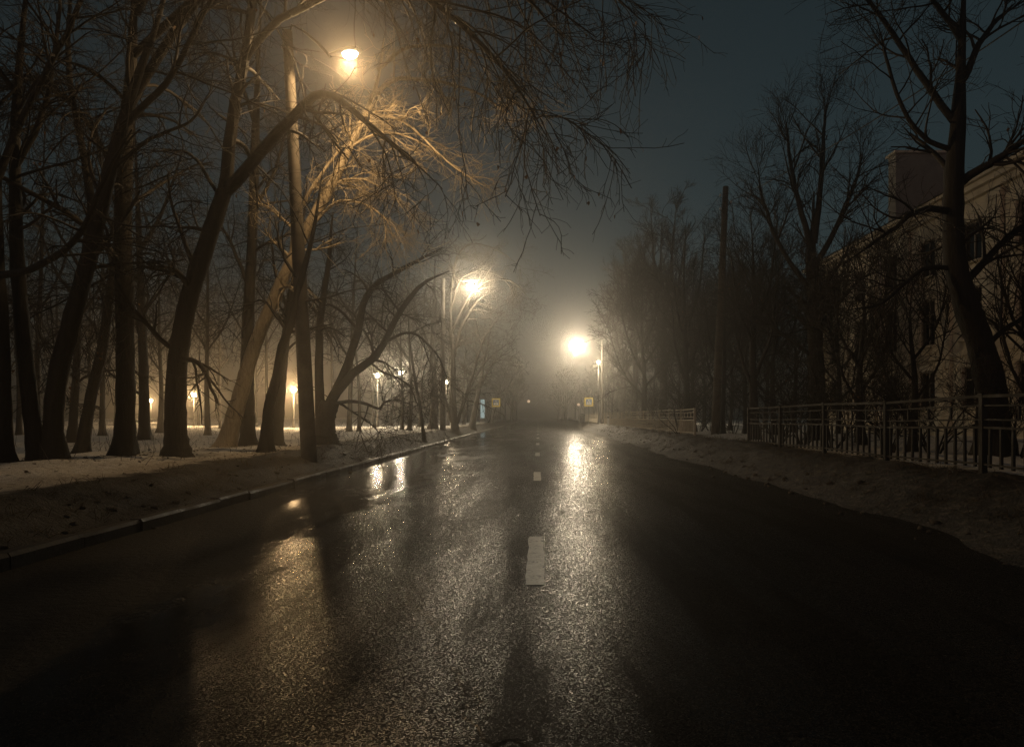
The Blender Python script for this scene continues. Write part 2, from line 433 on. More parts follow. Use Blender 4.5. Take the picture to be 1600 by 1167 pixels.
hs2 = n.new('ShaderNodeMath'); hs2.operation = 'MULTIPLY_ADD'
l.new(n3.outputs['Fac'], hs2.inputs[0]); hs2.inputs[1].default_value = 0.6; l.new(n2.outputs['Fac'], hs2.inputs[2])
bp = n.new('ShaderNodeBump'); bp.inputs['Strength'].default_value = 0.9; bp.inputs['Distance'].default_value = 0.10
l.new(hs2.outputs[0], bp.inputs['Height']); l.new(bp.outputs['Normal'], b.inputs['Normal'])
M['ground'] = m

# ------------------------------------------------------------------ ground and road
def axis_x():
    a = list(np.arange(-9.0, -4.2, 0.1)) + list(np.arange(4.0, 8.4, 0.1))
    v, st = 8.4, 0.14
    while v < 150: a.append(v); v += st; st *= 1.06
    v, st = 9.0, 0.14
    while v < 150: a.append(-v); v += st; st *= 1.06
    a += [-4.0, -3, 0, 3, 3.7]
    return np.unique(np.round(a, 4))
def axis_y():
    a = []; v = -20.0
    while v < 1.5: a.append(v); v += 1.0
    v = 1.5
    while v < 330: a.append(v); v += max(0.09, 0.011 * v)
    return np.array(a)
gx, gy = axis_x(), axis_y()
GX, GY = np.meshgrid(gx, gy)
GZ = gz(GX, GY)
nx, ny = len(gx), len(gy)
idx = np.arange(nx * ny).reshape(ny, nx)
Q = np.stack([idx[:-1, :-1], idx[:-1, 1:], idx[1:, 1:], idx[1:, :-1]], -1).reshape(-1, 4)
ground = np_mesh('ground', np.stack([GX, GY, GZ], -1).reshape(-1, 3), Q, M['ground'])
ground['kind'] = 'structure'

ry = np.concatenate([np.arange(-20, 60, 1.0), np.arange(60, 331, 5.0)])
rx = np.linspace(-4.66, 4.75, 13)
RX, RY = np.meshgrid(rx, ry)
RZ = 0.03 * (1 - (RX / 4.7) ** 2) - 0.0
idx = np.arange(RX.size).reshape(RX.shape)
Q = np.stack([idx[:-1, :-1], idx[:-1, 1:], idx[1:, 1:], idx[1:, :-1]], -1).reshape(-1, 4)
road = np_mesh('road', np.stack([RX, RY, RZ], -1).reshape(-1, 3), Q, M['road'])
road['kind'] = 'structure'

# centre line dashes: parts of the road
def dash_mesh(x0, x1, y0, y1):
    k = 14; v, f = [], []
    for i in range(k + 1):
        y = y0 + (y1 - y0) * i / k
        e0, e1 = random.uniform(-0.008, 0.008), random.uniform(-0.008, 0.008)
        for x in (x0 + e0, (x0 + x1) / 2, x1 + e1): v.append((x, y, 0.0345))
    for i in range(k):
        for j in range(2):
            a = i * 3 + j; f.append((a, a + 1, a + 4, a + 3))
    return v, f
y = 5.33 - 8.62
while y < 150:
    v, f = dash_mesh(-0.10, 0.055, y, y + 2.15)
    mesh_obj('lane_dash', v, f, M['paint'], road)
    y += 8.62
# left kerb, stone by stone
kerb = bpy.data.objects.new('kerb', None); COL.objects.link(kerb); kerb['kind'] = 'structure'
kerb.location = (-4.72, 0, 0)
kb = MB(); kb.prism_y([(-0.075, -0.12), (0.075, -0.12), (0.075, 0.11), (0.05, 0.145), (-0.075, 0.145)], 0.004, 0.985)
k0 = kb.build('kerb_stone', M['kerb'], kerb)
k0.location = (0, 1.0, 0)
for i in range(2, 58):
    o = inst('kerb_stone', k0, (random.uniform(-0.012, 0.012), float(i), random.uniform(-0.015, 0.012)), kerb, random.uniform(-0.008, 0.008))
kb = MB(); kb.prism_y([(-0.075, -0.12), (0.075, -0.12), (0.075, 0.11), (0.05, 0.145), (-0.075, 0.145)], 58, 200)
kb.build('far_kerb', M['kerb'], kerb)

# ------------------------------------------------------------------ lamps
def light(name, loc, col, power, radius, parent, down=False):
    d = bpy.data.lights.new(name, 'SPOT' if down else 'POINT')
    if down:
        d.spot_size = math.pi; d.spot_blend = 0.08
    d.color = col; d.energy = power; d.shadow_soft_size = radius
    o = bpy.data.objects.new(name, d); COL.objects.link(o); o.location = loc; o.parent = parent
    return o

def street_lamp(label, base, top, head, shielded, lens, col, power, r0=0.19, r1=0.115):
    base = np.array(base, float); root = thing('street_lamp', label, 'street lamp', base, 'street lamps along the road')
    top = np.array(top, float) - base; head = np.array(head, float) - base
    mb = MB(); k = 14
    mb.tube([top * t + np.array([0, 0, -0.3 * (1 - t)]) for t in np.linspace(0, 1, k)], list(np.linspace(r0, r1, k)), 16)
    mb.build('pole', M['concrete'], root, True)
    d = head - top; d[2] = 0; Ld = np.linalg.norm(d); d /= Ld
    root_end = head - d * 0.42
    mb = MB()
    a = top + np.array([0, 0, -0.35]); pts = [a, top + np.array([0, 0, 0.15]) + d * 0.12]
    for t in (0.35, 0.7, 1.0): pts.append(pts[1] * (1 - t) + root_end * t + np.array([0, 0, 0.10 * math.sin(math.pi * t)]))
    mb.tube(pts, 0.034, 8); mb.build('arm', M['metal'], root, True)
    mb = MB(); mb.lathe(tuple(top + np.array([0, 0, -0.42])), [(r1 + 0.012, 0), (r1 + 0.02, 0.01), (r1 + 0.02, 0.07), (r1 + 0.012, 0.08)], 16)
    mb.build('clamp', M['metal'], root)
    # head: a flattened drop shape, narrow where the arm enters
    p = np.array([-d[1], d[0], 0]); V, Fc = [], []; secs = [(-0.44, 0.045, 0.04), (-0.30, 0.075, 0.065), (-0.1, 0.14, 0.10), (0.12, 0.17, 0.11), (0.3, 0.14, 0.085), (0.38, 0.06, 0.04)]
    ns = 12
    for s, w, h in secs:
        for q in range(ns):
            an = 2 * math.pi * q / ns
            zz = math.sin(an) * h
            if zz < 0: zz *= 0.45
            V.append(tuple(head + d * s + p * (math.cos(an) * w) + np.array([0, 0, zz + 0.06])))
    for i in range(len(secs) - 1):
        for q in range(ns):
            a_, b_ = i * ns + q, i * ns + (q + 1) % ns
            Fc.append((a_, b_, b_ + ns, a_ + ns))
    Fc.append(tuple(reversed(range(ns)))); Fc.append(tuple(len(secs) * ns - ns + q for q in range(ns)))
    hd = mesh_obj('lamp_head', V, Fc, M['housing'], root, True)
    mb = MB(); V, Fc = [], []
    for z, sc in ((0.02, 1.0), (-0.05, 0.85), (-0.09, 0.5)):
        for q in range(ns):
            an = 2 * math.pi * q / ns
            V.append(tuple(head + d * (0.10 + math.cos(an) * 0.2 * sc) + p * (math.sin(an) * 0.125 * sc) + np.array([0, 0, z])))
    for i in range(2):
        for q in range(ns):
            a_, b_ = i * ns + q, i * ns + (q + 1) % ns
            Fc.append((a_, b_, b_ + ns, a_ + ns))
    Fc.append(tuple(range(2 * ns, 3 * ns)))
    Fc.append(tuple(reversed(range(ns))))
    mesh_obj('lens', V, Fc, lens, hd, True)
    light('lamp_light', tuple(head + d * 0.1 + np.array([0, 0, -0.26])), col, power, 0.15, root, shielded)
    return root

def base_at(px, Y):
    x = (px - HX) * Y / F
    return np.array([x, Y, gz1(x, Y)])

WARM = (1.0, 0.63, 0.29); MIDW = (1.0, 0.82, 0.57); COOL = (1.0, 0.78, 0.48)
b1 = base_at(484, 16.4)
street_lamp('tall leaning concrete street lamp nearest the camera, among the left trees', b1, at(449, 50, 16.4), at(541, 86, 16.0), True, M['lens_warm'], WARM, P_STREET * 3.1)
b2 = base_at(692, 43.0)
street_lamp('street lamp over the left lane with lit twigs beside its head', b2, [b2[0], 43.0, 10.0], at(735, 440, 42.6), False, M['lens_white'], MIDW, P_STREET * 6)
b3 = base_at(941, 76.0)
street_lamp('far street lamp on the right glowing brightest in the fog', b3, [b3[0], 76.0, 10.0], at(903, 538, 75.5), False, M['lens_white'], MIDW, P_STREET * 23)

def post_lamp(label, base, zl, globe, col, power, r=0.19):
    root = thing('park_lamp', label, 'park lamp', base, 'post lamps in the park')
    h = zl - base[2]
    mb = MB(); mb.lathe((0, 0, 0), [(0.11, -0.2), (0.11, 0.35), (0.075, 0.42), (0.05, 0.5), (0.038, h - r - 0.06)], 10)
    mb.build('post', M['metal'], root, True)
    mb = MB(); mb.lathe((0, 0, h - r - 0.07), [(0.04, 0), (0.09, 0.02), (0.1, 0.08), (0.08, 0.1)], 10)
    mb.build('collar', M['metal'], root)
    mb = MB(); prof = [(max(0.02, r * math.sin(a)), h - r * math.cos(a)) for a in np.linspace(0.35, 2.75, 9)]
    mb.lathe((0, 0, 0), prof, 14); gl_ = mb.build('globe', globe, root, True)
    mb = MB(); mb.lathe((0, 0, h + r * 0.86), [(r * 0.62, 0), (r * 0.6, 0.03), (r * 0.25, 0.09), (0.01, 0.12)], 12)
    mb.build('cap', M['metal'], root)
    # point light set just in front of the globe to carry its glow
    light('lamp_light', (0, -r - 0.2, h), col, power, 0.17, root)
    return root

def plamp(px, py, Y, *a, **k):
    x = (px - HX) * Y / F
    return post_lamp(a[0], (x, Y, gz1(x, Y)), EYE - (py - HY) * Y / F, *a[1:], **k)

plamp(459, 609, 50.0, 'park lamp shining star-like just left of the leaning street lamp pole', M['globe_warm'], WARM, P_PARK * 1.7)
plamp(303, 617, 60.0, 'warm park lamp beside the bent trunk on the left', M['globe_warm'], WARM, P_PARK * 1.2)
plamp(236, 626, 88.0, 'faint distant park lamp behind the straight dark trunk', M['globe_warm'], WARM, P_PARK * 1.6)
plamp(590, 587, 50.0, 'bluish white park lamp behind the forked tree, left of a pair', M['globe_cool'], COOL, P_PARK * 0.7)
plamp(627, 583, 56.0, 'white park lamp behind the forked tree, right of a pair', M['globe_cool'], MIDW, P_PARK * 1.4)
plamp(697, 597, 60.0, 'small bluish park lamp beside the second street lamp pole', M['globe_cool'], COOL, P_PARK * 0.5)
plamp(935, 566, 73.0, 'tall thin post lamp with white globe before the right street lamp', M['globe_cool'], COOL, P_PARK * 0.6)

# ------------------------------------------------------------------ trees
def unit(v): return v / np.maximum(np.linalg.norm(v, axis=-1, keepdims=True), 1e-9)

def catmull(P, n):
    P = np.array(P, float); m = len(P)
    Pe = np.vstack([2 * P[0] - P[1], P, 2 * P[-1] - P[-2]])
    t = np.linspace(0, m - 1 - 1e-6, n); i = t.astype(int); u = (t - i)[:, None]
    a, b_, c, d = Pe[i], Pe[i + 1], Pe[i + 2], Pe[i + 3]
    return 0.5 * ((2 * b_) + (-a + c) * u + (2 * a - 5 * b_ + 4 * c - d) * u ** 2 + (-a + 3 * b_ - 3 * c + d) * u ** 3)

def tubes(P, R, sides):
    """P (N,n,3), R (N,n) -> verts, quads"""
    N, n_, _ = P.shape
    T = np.empty_like(P); T[:, 1:-1] = P[:, 2:] - P[:, :-2]; T[:, 0] = P[:, 1] - P[:, 0]; T[:, -1] = P[:, -1] - P[:, -2]
    T = unit(T)
    ref = np.where(np.abs(T[:, :1, 2:3]) > 0.9, np.array([1.0, 0, 0]), np.array([0, 0, 1.0]))
    ref = np.broadcast_to(ref, T.shape)
    U = unit(np.cross(T, ref)); W = np.cross(T, U)
    an = np.arange(sides) * 2 * math.pi / sides
    V = P[:, :, None] + R[:, :, None, None] * (np.cos(an)[None, None, :, None] * U[:, :, None] + np.sin(an)[None, None, :, None] * W[:, :, None])
    base = np.arange(N * n_ * sides).reshape(N, n_, sides)
    nb = np.roll(base, -1, axis=2)
    Q = np.stack([base[:, :-1], nb[:, :-1], nb[:, 1:], base[:, 1:]], -1).reshape(-1, 4)
    return V.reshape(-1, 3), Q

def grow(P, R, cnt, length, ang, droop, jitter, npts, rratio, tmin=0.25, rmin=0.003, taper=0.25, out=None):
    """children of branches P (N,n,3)"""
    N, n_, _ = P.shape
    pi = np.repeat(np.arange(N), cnt)
    K = len(pi)
    t = tmin + (1 - tmin) * rng.random(K) ** 0.85
    f = t * (n_ - 1); i = np.minimum(f.astype(int), n_ - 2); u = (f - i)[:, None]
    pos = P[pi, i] * (1 - u) + P[pi, i + 1] * u
    rad = R[pi, i] * (1 - u[:, 0]) + R[pi, i + 1] * u[:, 0]
    tan = unit(P[pi, i + 1] - P[pi, i])
    rv = rng.normal(size=(K, 3)); perp = unit(rv - tan * np.sum(rv * tan, -1, keepdims=True))
    if out is not None: perp = unit(perp + np.array(out))
    a = np.radians(rng.uniform(ang[0], ang[1], K))[:, None]
    d = unit(tan * np.cos(a) + perp * np.sin(a))
    L = rng.uniform(length[0], length[1], K) * (1.15 - 0.55 * t)
    step = (L / (npts - 1))[:, None]
    C = np.empty((K, npts, 3)); C[:, 0] = pos
    bend = rng.normal(size=(K, 3)) * jitter * 0.6
    for k in range(1, npts):
        d = unit(d + bend + rng.normal(size=(K, 3)) * jitter + np.array([0, 0, -droop]) )
        C[:, k] = C[:, k - 1] + d * step
    r0 = np.maximum(rad * rratio * rng.uniform(0.7, 1.1, K), rmin)
    RR = r0[:, None] * np.linspace(1, taper, npts)[None]
    return C, np.maximum(RR, rmin * 0.8)

def roots_flare(P, R, k=1.5):
    d = P[:, 2] - P[0, 2]
    return R * (1 + (k - 1) * np.exp(-np.maximum(d, 0) / 0.35))

def make_tree(name, label, trunk, limbs, Y, group=None, bark='bark', spread=None, levels=None, density=1.0, twig_r=0.004, droop=0.02,
              leaves=0, world=False, cat='tree', px_r=True, flare=1.5, blunt=False):
    """trunk: list of (px,py[,dY]) and radii in photo pixels (start, end); limbs the same"""
    def conv(pts):
        return [np.array(p, float) if world else at(p[0], p[1], Y + (p[2] if len(p) > 2 else 0)) for p in pts]
    def rad(r): return r * Y / F / 2 if (px_r and not world) else r
    tp = conv(trunk[0]); tp[0][2] = gz1(tp[0][0], tp[0][1]) - 0.12
    base = tp[0].copy(); base[2] += 0.12
    root = thing(name, label, cat, base, group)
    nseg = 40
    TP = catmull(tp, 160)
    hh = np.concatenate([[0], np.cumsum(np.linalg.norm(np.diff(TP, axis=0), axis=1))]); q_ = np.linspace(0, 1, nseg) ** 1.35 * hh[-1]
    TP = np.stack([np.interp(q_, hh, TP[:, c_]) for c_ in range(3)], -1); Ls = np.linalg.norm(TP[-1] - TP[0])
    TR = rad(trunk[1]) + (rad(trunk[2]) - rad(trunk[1])) * np.linspace(0, 1, nseg) ** 1.35
    if not blunt: TR = TR * np.interp(np.linspace(0, 1, nseg) ** 1.35, [0, .6, 1], [1, .85, .12])
    TR = roots_flare(TP, TR * (1 + rng.normal(size=nseg) * 0.03), flare)
    ns_ = 18
    V, Q = tubes(TP[None], TR[None], ns_)
    an = np.arange(ns_) * 2 * math.pi / ns_; ph = rng.uniform(0, 6.28, 3)
    hgt = np.maximum(TP[:, 2] - TP[0, 2] - 0.1, 0)[:, None]
    k = 1 + np.exp(-hgt / 0.22) * (0.22 * np.cos(4 * an + ph[0]) + 0.14 * np.cos(3 * an + ph[1]) + 0.15)[None] + 0.05 * np.cos(2 * an + ph[2] + hgt * 0.7) + rng.normal(size=(nseg, ns_)) * 0.035
    V = (V.reshape(nseg, ns_, 3) - TP[:, None]) * k[:, :, None] + TP[:, None]
    np_mesh('trunk', V.reshape(-1, 3) - base, Q, M[bark], root)
    LP, LR = [], []
    for lb in limbs:
        lp = catmull(conv(lb[0]), 16)
        lp[1:] += np.cumsum(rng.normal(size=(15, 3)) * 0.012, axis=0)
        lr = np.linspace(rad(lb[1]), rad(lb[2]), 16) * np.interp(np.linspace(0, 1, 16), [0, .8, 1], [1, 1, .35])
        V, Q = tubes(lp[None], lr[None], 8)
        np_mesh('limb', V - base, Q, M[bark], root)
        LP.append(lp); LR.append(lr)
    lv = levels or {}
    n1, l1 = lv.get('n1', 16), lv.get('l1', (1.2, 3.0)); n2, l2 = lv.get('n2', 7), lv.get('l2', (0.5, 1.5)); n3, l3 = lv.get('n3', 5), lv.get('l3', (0.2, 0.7))
    a1 = lv.get('a1', (30, 75)); a2 = lv.get('a2', (25, 70))
    dr = lv.get('droops', (droop, droop, droop))
    src = []
    tt = lv.get('trunk_branches', 6)
    parts = []
    if tt:
        j = lv.get('trunk_from', 0.45)
        i0 = int(nseg * j)
        src.append(grow(TP[None, i0:], TR[None, i0:], tt, l1, a1, dr[0], 0.10, 9, 0.42, 0.0, twig_r * 2.2, 0.3, spread))
    if LP:
        src.append(grow(np.array(LP), np.array(LR), n1, l1, a1, dr[0], 0.10, 9, 0.5, lv.get('tmin', 0.2), twig_r * 2.2, 0.3, spread))
        # twigs straight off the limbs' ends
    A = (np.concatenate([s[0] for s in src]), np.concatenate([s[1] for s in src]))
    B = grow(A[0], A[1], max(1, int(n2 * density)), l2, a2, dr[1], 0.13, 7, 0.62, 0.15, twig_r * 1.4, 0.4)
    parts = [tubes(A[0], A[1], 5), tubes(B[0], B[1], 4)]
    tips = B[0]
    if n3:
        C = grow(B[0], B[1], max(1, int(n3 * density)), l3, a2, dr[2], 0.16, 5, 0.7, 0.15, twig_r, 0.6)
        parts.append(tubes(C[0], C[1], 3)); tips = C[0]
    off = 0; VV, QQ = [], []
    for v, q in parts:
        VV.append(v); QQ.append(q + off); off += len(v)
    cr = np_mesh('crown', np.concatenate(VV) - base, np.concatenate(QQ), M['twig' if bark == 'bark' else bark], root)
    cr['kind'] = 'stuff'
    if leaves:
        pick = tips[rng.integers(0, len(tips), leaves)][:, -1]
        u = unit(rng.normal(size=(leaves, 3))) * 0.045; w = unit(rng.normal(size=(leaves, 3))) * 0.03
        dn = np.array([0, 0, -0.05])
        V = np.stack([pick, pick + u * 0.6 + dn * 0.5, pick + u * 0.2 + dn * 1.7 + w * 0.3, pick - u * 0.5 + w + dn * 0.6], 1).reshape(-1, 3)
        lf = np_mesh('dead_leaves', V - base, np.arange(leaves * 4).reshape(-1, 4), M['leaf'], root, False)
        lf['kind'] = 'stuff'
    return root

G_NEAR = None
near = dict(n1=12, l1=(0.9, 2.6), n2=6, l2=(0.5, 1.4), n3=4, l3=(0.2, 0.6), trunk_branches=10)
make_tree('bare_tree', 'dark trunk cut off by the left edge of the picture', ([(6, 722), (2, 560), (-8, 350), (-12, 100), (0, -150)], 26, 18),
          [([(-10, 300), (40, 180), (110, 60, -1), (170, -80, -1.5)], 12, 5), ([(-5, 430), (60, 415, -0.5), (125, 370, -1), (165, 290, -1.5), (215, 200, -2)], 12, 5), ([(-10, 180), (-60, 60), (-80, -80)], 12, 5)], 12.6, levels=near)
make_tree('bare_tree', 'slim dark trunk leaning left, joined at its foot with a bent trunk', ([(60, 721), (46, 620), (34, 500), (26, 380), (24, 200), (40, 0), (60, -150)], 24, 13),
          [([(25, 260), (70, 170), (90, 60), (100, -60)], 10, 4), ([(28, 150), (-30, 60), (-60, -50)], 9, 4)], 13.0, levels=near)
make_tree('bare_tree', 'dark bent trunk leaning right beside the slim left-leaning one', ([(86, 721), (84, 650), (92, 580), (112, 500), (140, 400), (168, 280), (205, 150), (250, 20), (280, -120)], 29, 17),
          [([(150, 350), (130, 230, 1), (110, 100, 1.5), (120, -40, 2)], 14, 6), ([(190, 200), (260, 130, -1), (310, 30, -1.5), (350, -60, -2)], 11, 4), ([(170, 270), (230, 215), (290, 185), (330, 120)], 7, 3)], 13.1, levels=near)
make_tree('bare_tree', 'thin crooked trunk leaning right, left of the straight dark trunk', ([(126, 704), (142, 620), (160, 545), (172, 460), (186, 360), (200, 250), (215, 100)], 18, 9),
          [([(175, 450), (205, 400), (250, 390)], 6, 2.5), ([(190, 340), (160, 260), (150, 160)], 7, 3)], 17.2, levels=dict(near, n1=9))
make_tree('bare_tree', 'straight thick dark trunk standing upright in the left wood', ([(195, 713), (196, 600), (195, 480), (192, 350), (198, 200), (208, 60), (214, -100)], 29, 24),
          [([(200, 170), (250, 80, -0.5), (330, -30, -1), (420, -110, -1.5), (560, -150, -2), (700, -110, -2.3), (830, -20, -2.5), (930, 50, -2.5)], 15, 4),
           ([(212, 20), (300, -110, -1), (460, -190, -1.5), (640, -180, -2), (780, -110, -2), (900, -60, -2), (1010, 30, -2)], 15, 4),
           ([(205, 90), (330, -20, -1), (480, -60, -2), (620, -30, -2.8), (720, 40, -3.2), (800, 130, -3.4), (850, 220, -3.5)], 12, 3),
           ([(193, 330), (160, 230), (110, 160), (60, 120)], 10, 4), ([(194, 420), (150, 440), (90, 470), (30, 500)], 5, 2)], 14.6,
          levels=dict(near, n1=25, l1=(1.4, 3.8), droops=(0.13, 0.08, 0.06), n2=8, l2=(.6, 1.8), n3=4, tmin=0.3, a2=(20, 55)), leaves=240, twig_r=0.0052)
make_tree('bare_tree', 'curved trunk with swollen foot forking into two dark limbs', ([(278, 714), (274, 640), (280, 545), (297, 460), (325, 375), (350, 300)], 30, 25),
          [([(350, 300), (362, 210), (378, 120), (396, 10), (415, -120)], 21, 11),
           ([(350, 302), (392, 255, -.3), (440, 195, -.8), (478, 150, -1.2), (510, 140, -1.5), (560, 175, -1.8), (620, 225, -2), (690, 290, -2.1)], 20, 3),
           ([(385, 90), (430, 40, -0.8), (500, 0, -1.5), (600, -50, -2), (720, -60, -2.3), (820, 0, -2.4), (880, 70, -2.4)], 12, 4),
           ([(398, 0), (340, -20), (300, -80)], 9, 4),
           ([(300, 455), (275, 425), (235, 420), (190, 432)], 6, 2), ([(345, 310), (310, 250), (280, 235), (225, 240)], 6, 2)], 14.4,
          levels=dict(near, n1=15, l1=(0.9, 2.6), droops=(0.07, 0.05, 0.04), n2=6, n3=5, trunk_branches=5), leaves=60, flare=1.35, blunt=True)
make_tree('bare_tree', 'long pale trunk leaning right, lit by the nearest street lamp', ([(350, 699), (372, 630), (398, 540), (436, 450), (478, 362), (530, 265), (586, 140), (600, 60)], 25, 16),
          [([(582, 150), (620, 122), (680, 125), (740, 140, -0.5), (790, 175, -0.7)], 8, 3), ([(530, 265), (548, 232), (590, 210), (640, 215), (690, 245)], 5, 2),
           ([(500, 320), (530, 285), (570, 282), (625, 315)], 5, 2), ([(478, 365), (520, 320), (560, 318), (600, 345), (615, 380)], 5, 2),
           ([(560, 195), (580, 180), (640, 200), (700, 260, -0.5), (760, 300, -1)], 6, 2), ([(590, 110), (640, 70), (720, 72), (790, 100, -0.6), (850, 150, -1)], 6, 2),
           ([(455, 405), (470, 330), (530, 240), (560, 220)], 8, 3)], 18.5, bark='bark_lit_gold',
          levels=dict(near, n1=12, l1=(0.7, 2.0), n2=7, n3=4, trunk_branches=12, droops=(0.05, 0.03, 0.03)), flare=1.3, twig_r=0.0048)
make_tree('bare_tree', 'upright trunk just behind the foot of the pale leaning tree', ([(388, 697), (387, 600), (388, 500), (394, 380), (398, 250), (404, 80), (410, -60)], 21, 12),
          [([(390, 450), (360, 380), (330, 340)], 7, 3), ([(396, 330), (430, 260), (450, 190)], 7, 3), ([(400, 200), (370, 110), (350, 20)], 7, 3)], 19.4, levels=near)
make_tree('bare_tree', 'crooked dark trunk leaning right towards the leaning lamp pole', ([(415, 706), (420, 640), (432, 590), (440, 545), (456, 500), (470, 440), (490, 360), (505, 260)], 19, 9),
          [([(448, 520), (425, 480), (405, 470), (380, 490)], 5, 2), ([(470, 440), (440, 400), (425, 340)], 6, 3)], 16.3, levels=dict(near, n1=8))
make_tree('bare_tree', 'trunk with a bright rim just left of the star-like lamp', ([(431, 695), (437, 630), (443, 560), (452, 480), (466, 400), (480, 300)], 17, 9),
          [([(456, 500), (430, 430), (420, 360)], 6, 3)], 20.2, levels=dict(near, n1=8))
make_tree('forked_tree', 'tree forking into spread limbs just right of the leaning lamp pole', ([(506, 694), (508, 655), (516, 628)], 31, 27),
          [([(500, 650), (498, 590), (499, 520), (508, 460), (515, 400), (520, 330)], 16, 6),
           ([(516, 628), (538, 580), (558, 520), (568, 470), (590, 440), (640, 410), (690, 385)], 16, 5),
           ([(516, 630), (545, 590), (580, 562), (602, 530), (625, 480), (660, 440), (700, 420, -0.5)], 16, 5),
           ([(522, 630), (548, 628), (572, 633), (591, 642), (600, 632), (620, 630), (645, 638)], 6, 2.4),
           ([(525, 628), (555, 645), (585, 665), (600, 676)], 4, 1.5), ([(560, 515), (530, 480), (510, 475), (500, 500)], 5, 2),
           ([(600, 535), (640, 520), (680, 550), (700, 600)], 5, 2), ([(575, 565), (600, 580), (640, 600), (655, 640)], 4, 1.6)], 20.6,
          levels=dict(near, n1=11, l1=(0.7, 2.0), n2=6, n3=5, trunk_branches=0, droops=(0.05, 0.06, 0.06), tmin=0.25), blunt=True)
make_tree('bare_tree', 'thin trunk leaning left at the verge, left of the second lamp pole', ([(664, 679), (657, 640), (648, 590), (640, 530), (636, 470)], 6, 3),
          [], 31, levels=dict(near, trunk_branches=12, trunk_from=0.3))
far = dict(n1=12, l1=(1.0, 2.8), n2=7, l2=(0.5, 1.4), n3=3, l3=(0.3, 0.7), trunk_branches=12)
make_tree('bare_tree', 'several-stemmed tree lit from above beside the second lamp pole', ([(712, 671), (708, 630), (708, 560), (704, 500), (706, 440)], 11, 6),
          [([(714, 662), (724, 625), (738, 580), (752, 535), (775, 500)], 6, 2.5), ([(716, 655), (732, 610), (755, 570), (790, 540)], 5, 2), ([(708, 560), (720, 510), (745, 470), (775, 450)], 6, 2),
           ([(706, 660), (697, 630), (690, 590)], 5, 2), ([(706, 520), (730, 470), (760, 440), (800, 440), (830, 470)], 5, 2), ([(705, 480), (720, 440), (750, 425), (790, 440), (815, 490)], 4, 1.5), ([(706, 450), (715, 400), (740, 380), (780, 390), (820, 420)], 4, 1.5)], 43.5, bark='bark_lit', levels=dict(far, n1=15, n2=9, n3=4), twig_r=0.007)
make_tree('bare_tree', 'leaning foggy trunk beside the glowing cyan panel', ([(737, 667), (742, 640), (749, 605), (757, 560), (770, 500)], 9, 4),
          [([(748, 610), (770, 570), (800, 545)], 4, 1.5), ([(757, 560), (745, 510), (740, 470)], 4, 1.5)], 56, levels=far, twig_r=0.008)
make_tree('bare_tree', 'foggy leaning trunk below the left crossing sign', ([(766, 661), (772, 640), (782, 610), (795, 570)], 6, 2.5),
          [([(778, 620), (795, 600), (815, 570)], 2.5, 1)], 84, levels=far, twig_r=0.011)
make_tree('bare_tree', 'broad pale trunk in the fog left of the second lamp pole', ([(677, 672), (679, 620), (676, 560), (678, 480), (680, 400)], 13, 7),
          [([(677, 560), (655, 500), (640, 440)], 5, 2), ([(678, 520), (700, 460), (715, 400)], 5, 2)], 45, levels=far, twig_r=0.008)

# trees deeper in the park, fading into the fog
deep_label = 'slender bare tree fading into the lit fog deep in the park'
specs = []
for px, by, w in ((112, 690, 13), (226, 688, 17), (60, 686, 9), (30, 680, 9), (250, 676, 8), (325, 682, 8), (372, 679, 7), (160, 680, 9), (545, 676, 8), (561, 674, 6), (640, 672, 6), (628, 670, 5), (285, 672, 7), (200, 672, 6), (90, 674, 7), (140, 671, 6), (420, 672, 6), (520, 671, 6), (585, 669, 5), (345, 668, 5), (10, 671, 7), (655, 667, 5), (725, 663, 4), (480, 668, 5), (265, 666, 4), (180, 665, 4), (120, 665, 4), (310, 664, 4), (610, 664, 4), (50, 666, 4), (400, 665, 4), (700, 665, 4)):
    specs.append((px, by, w))
for px, by, w in specs:
    Y = 907.0 / (by - 650)
    ln = random.uniform(-14, 22)
    hpx = (11.5 + random.uniform(-2, 3)) * F / Y
    k = 22.0 / Y
    tr = [(px, by), (px + ln * .25 * k + random.uniform(-3, 3), by - hpx * .2), (px + ln * .7 * k, by - hpx * .45), (px + ln * 1.3 * k, by - hpx * .72), (px + ln * 2 * k, by - hpx)]
    lm = []
    for s in (-1, 1, random.choice((-1, 1))):
        t = random.uniform(0.3, 0.55); x0 = px + ln * 1.2 * t * k; y0 = by - hpx * t
        lm.append(([(x0, y0), (x0 + s * 40 * k, y0 - hpx * .12), (x0 + s * 75 * k, y0 - hpx * .3)], w * 0.45, w * 0.15))
    own = {112: 'foggy trunk standing between the bent trunk and the thin crooked one', 226: 'foggy trunk with a broad foot just right of the straight thick trunk',
           250: 'thin foggy trunk left of the curved trunk with swollen foot', 325: 'slim foggy trunk just right of the warm park lamp', 372: 'thin foggy trunk behind the foot of the pale leaning tree',
           545: 'foggy trunk left of a close pair, right of the forked tree', 561: 'foggy trunk right of a close pair, right of the forked tree', 640: 'thin upright foggy trunk below the white park lamp'}
    make_tree('slender_tree', own.get(px, deep_label), (tr, w, w * 0.3), lm, Y, group='bare trees deep in the foggy park',
              levels=dict(n1=9, l1=(0.9, 2.6), n2=6, l2=(0.5, 1.3), n3=3, l3=(0.3, 0.7), trunk_branches=12, trunk_from=0.2), twig_r=max(0.005, 0.00017 * Y))

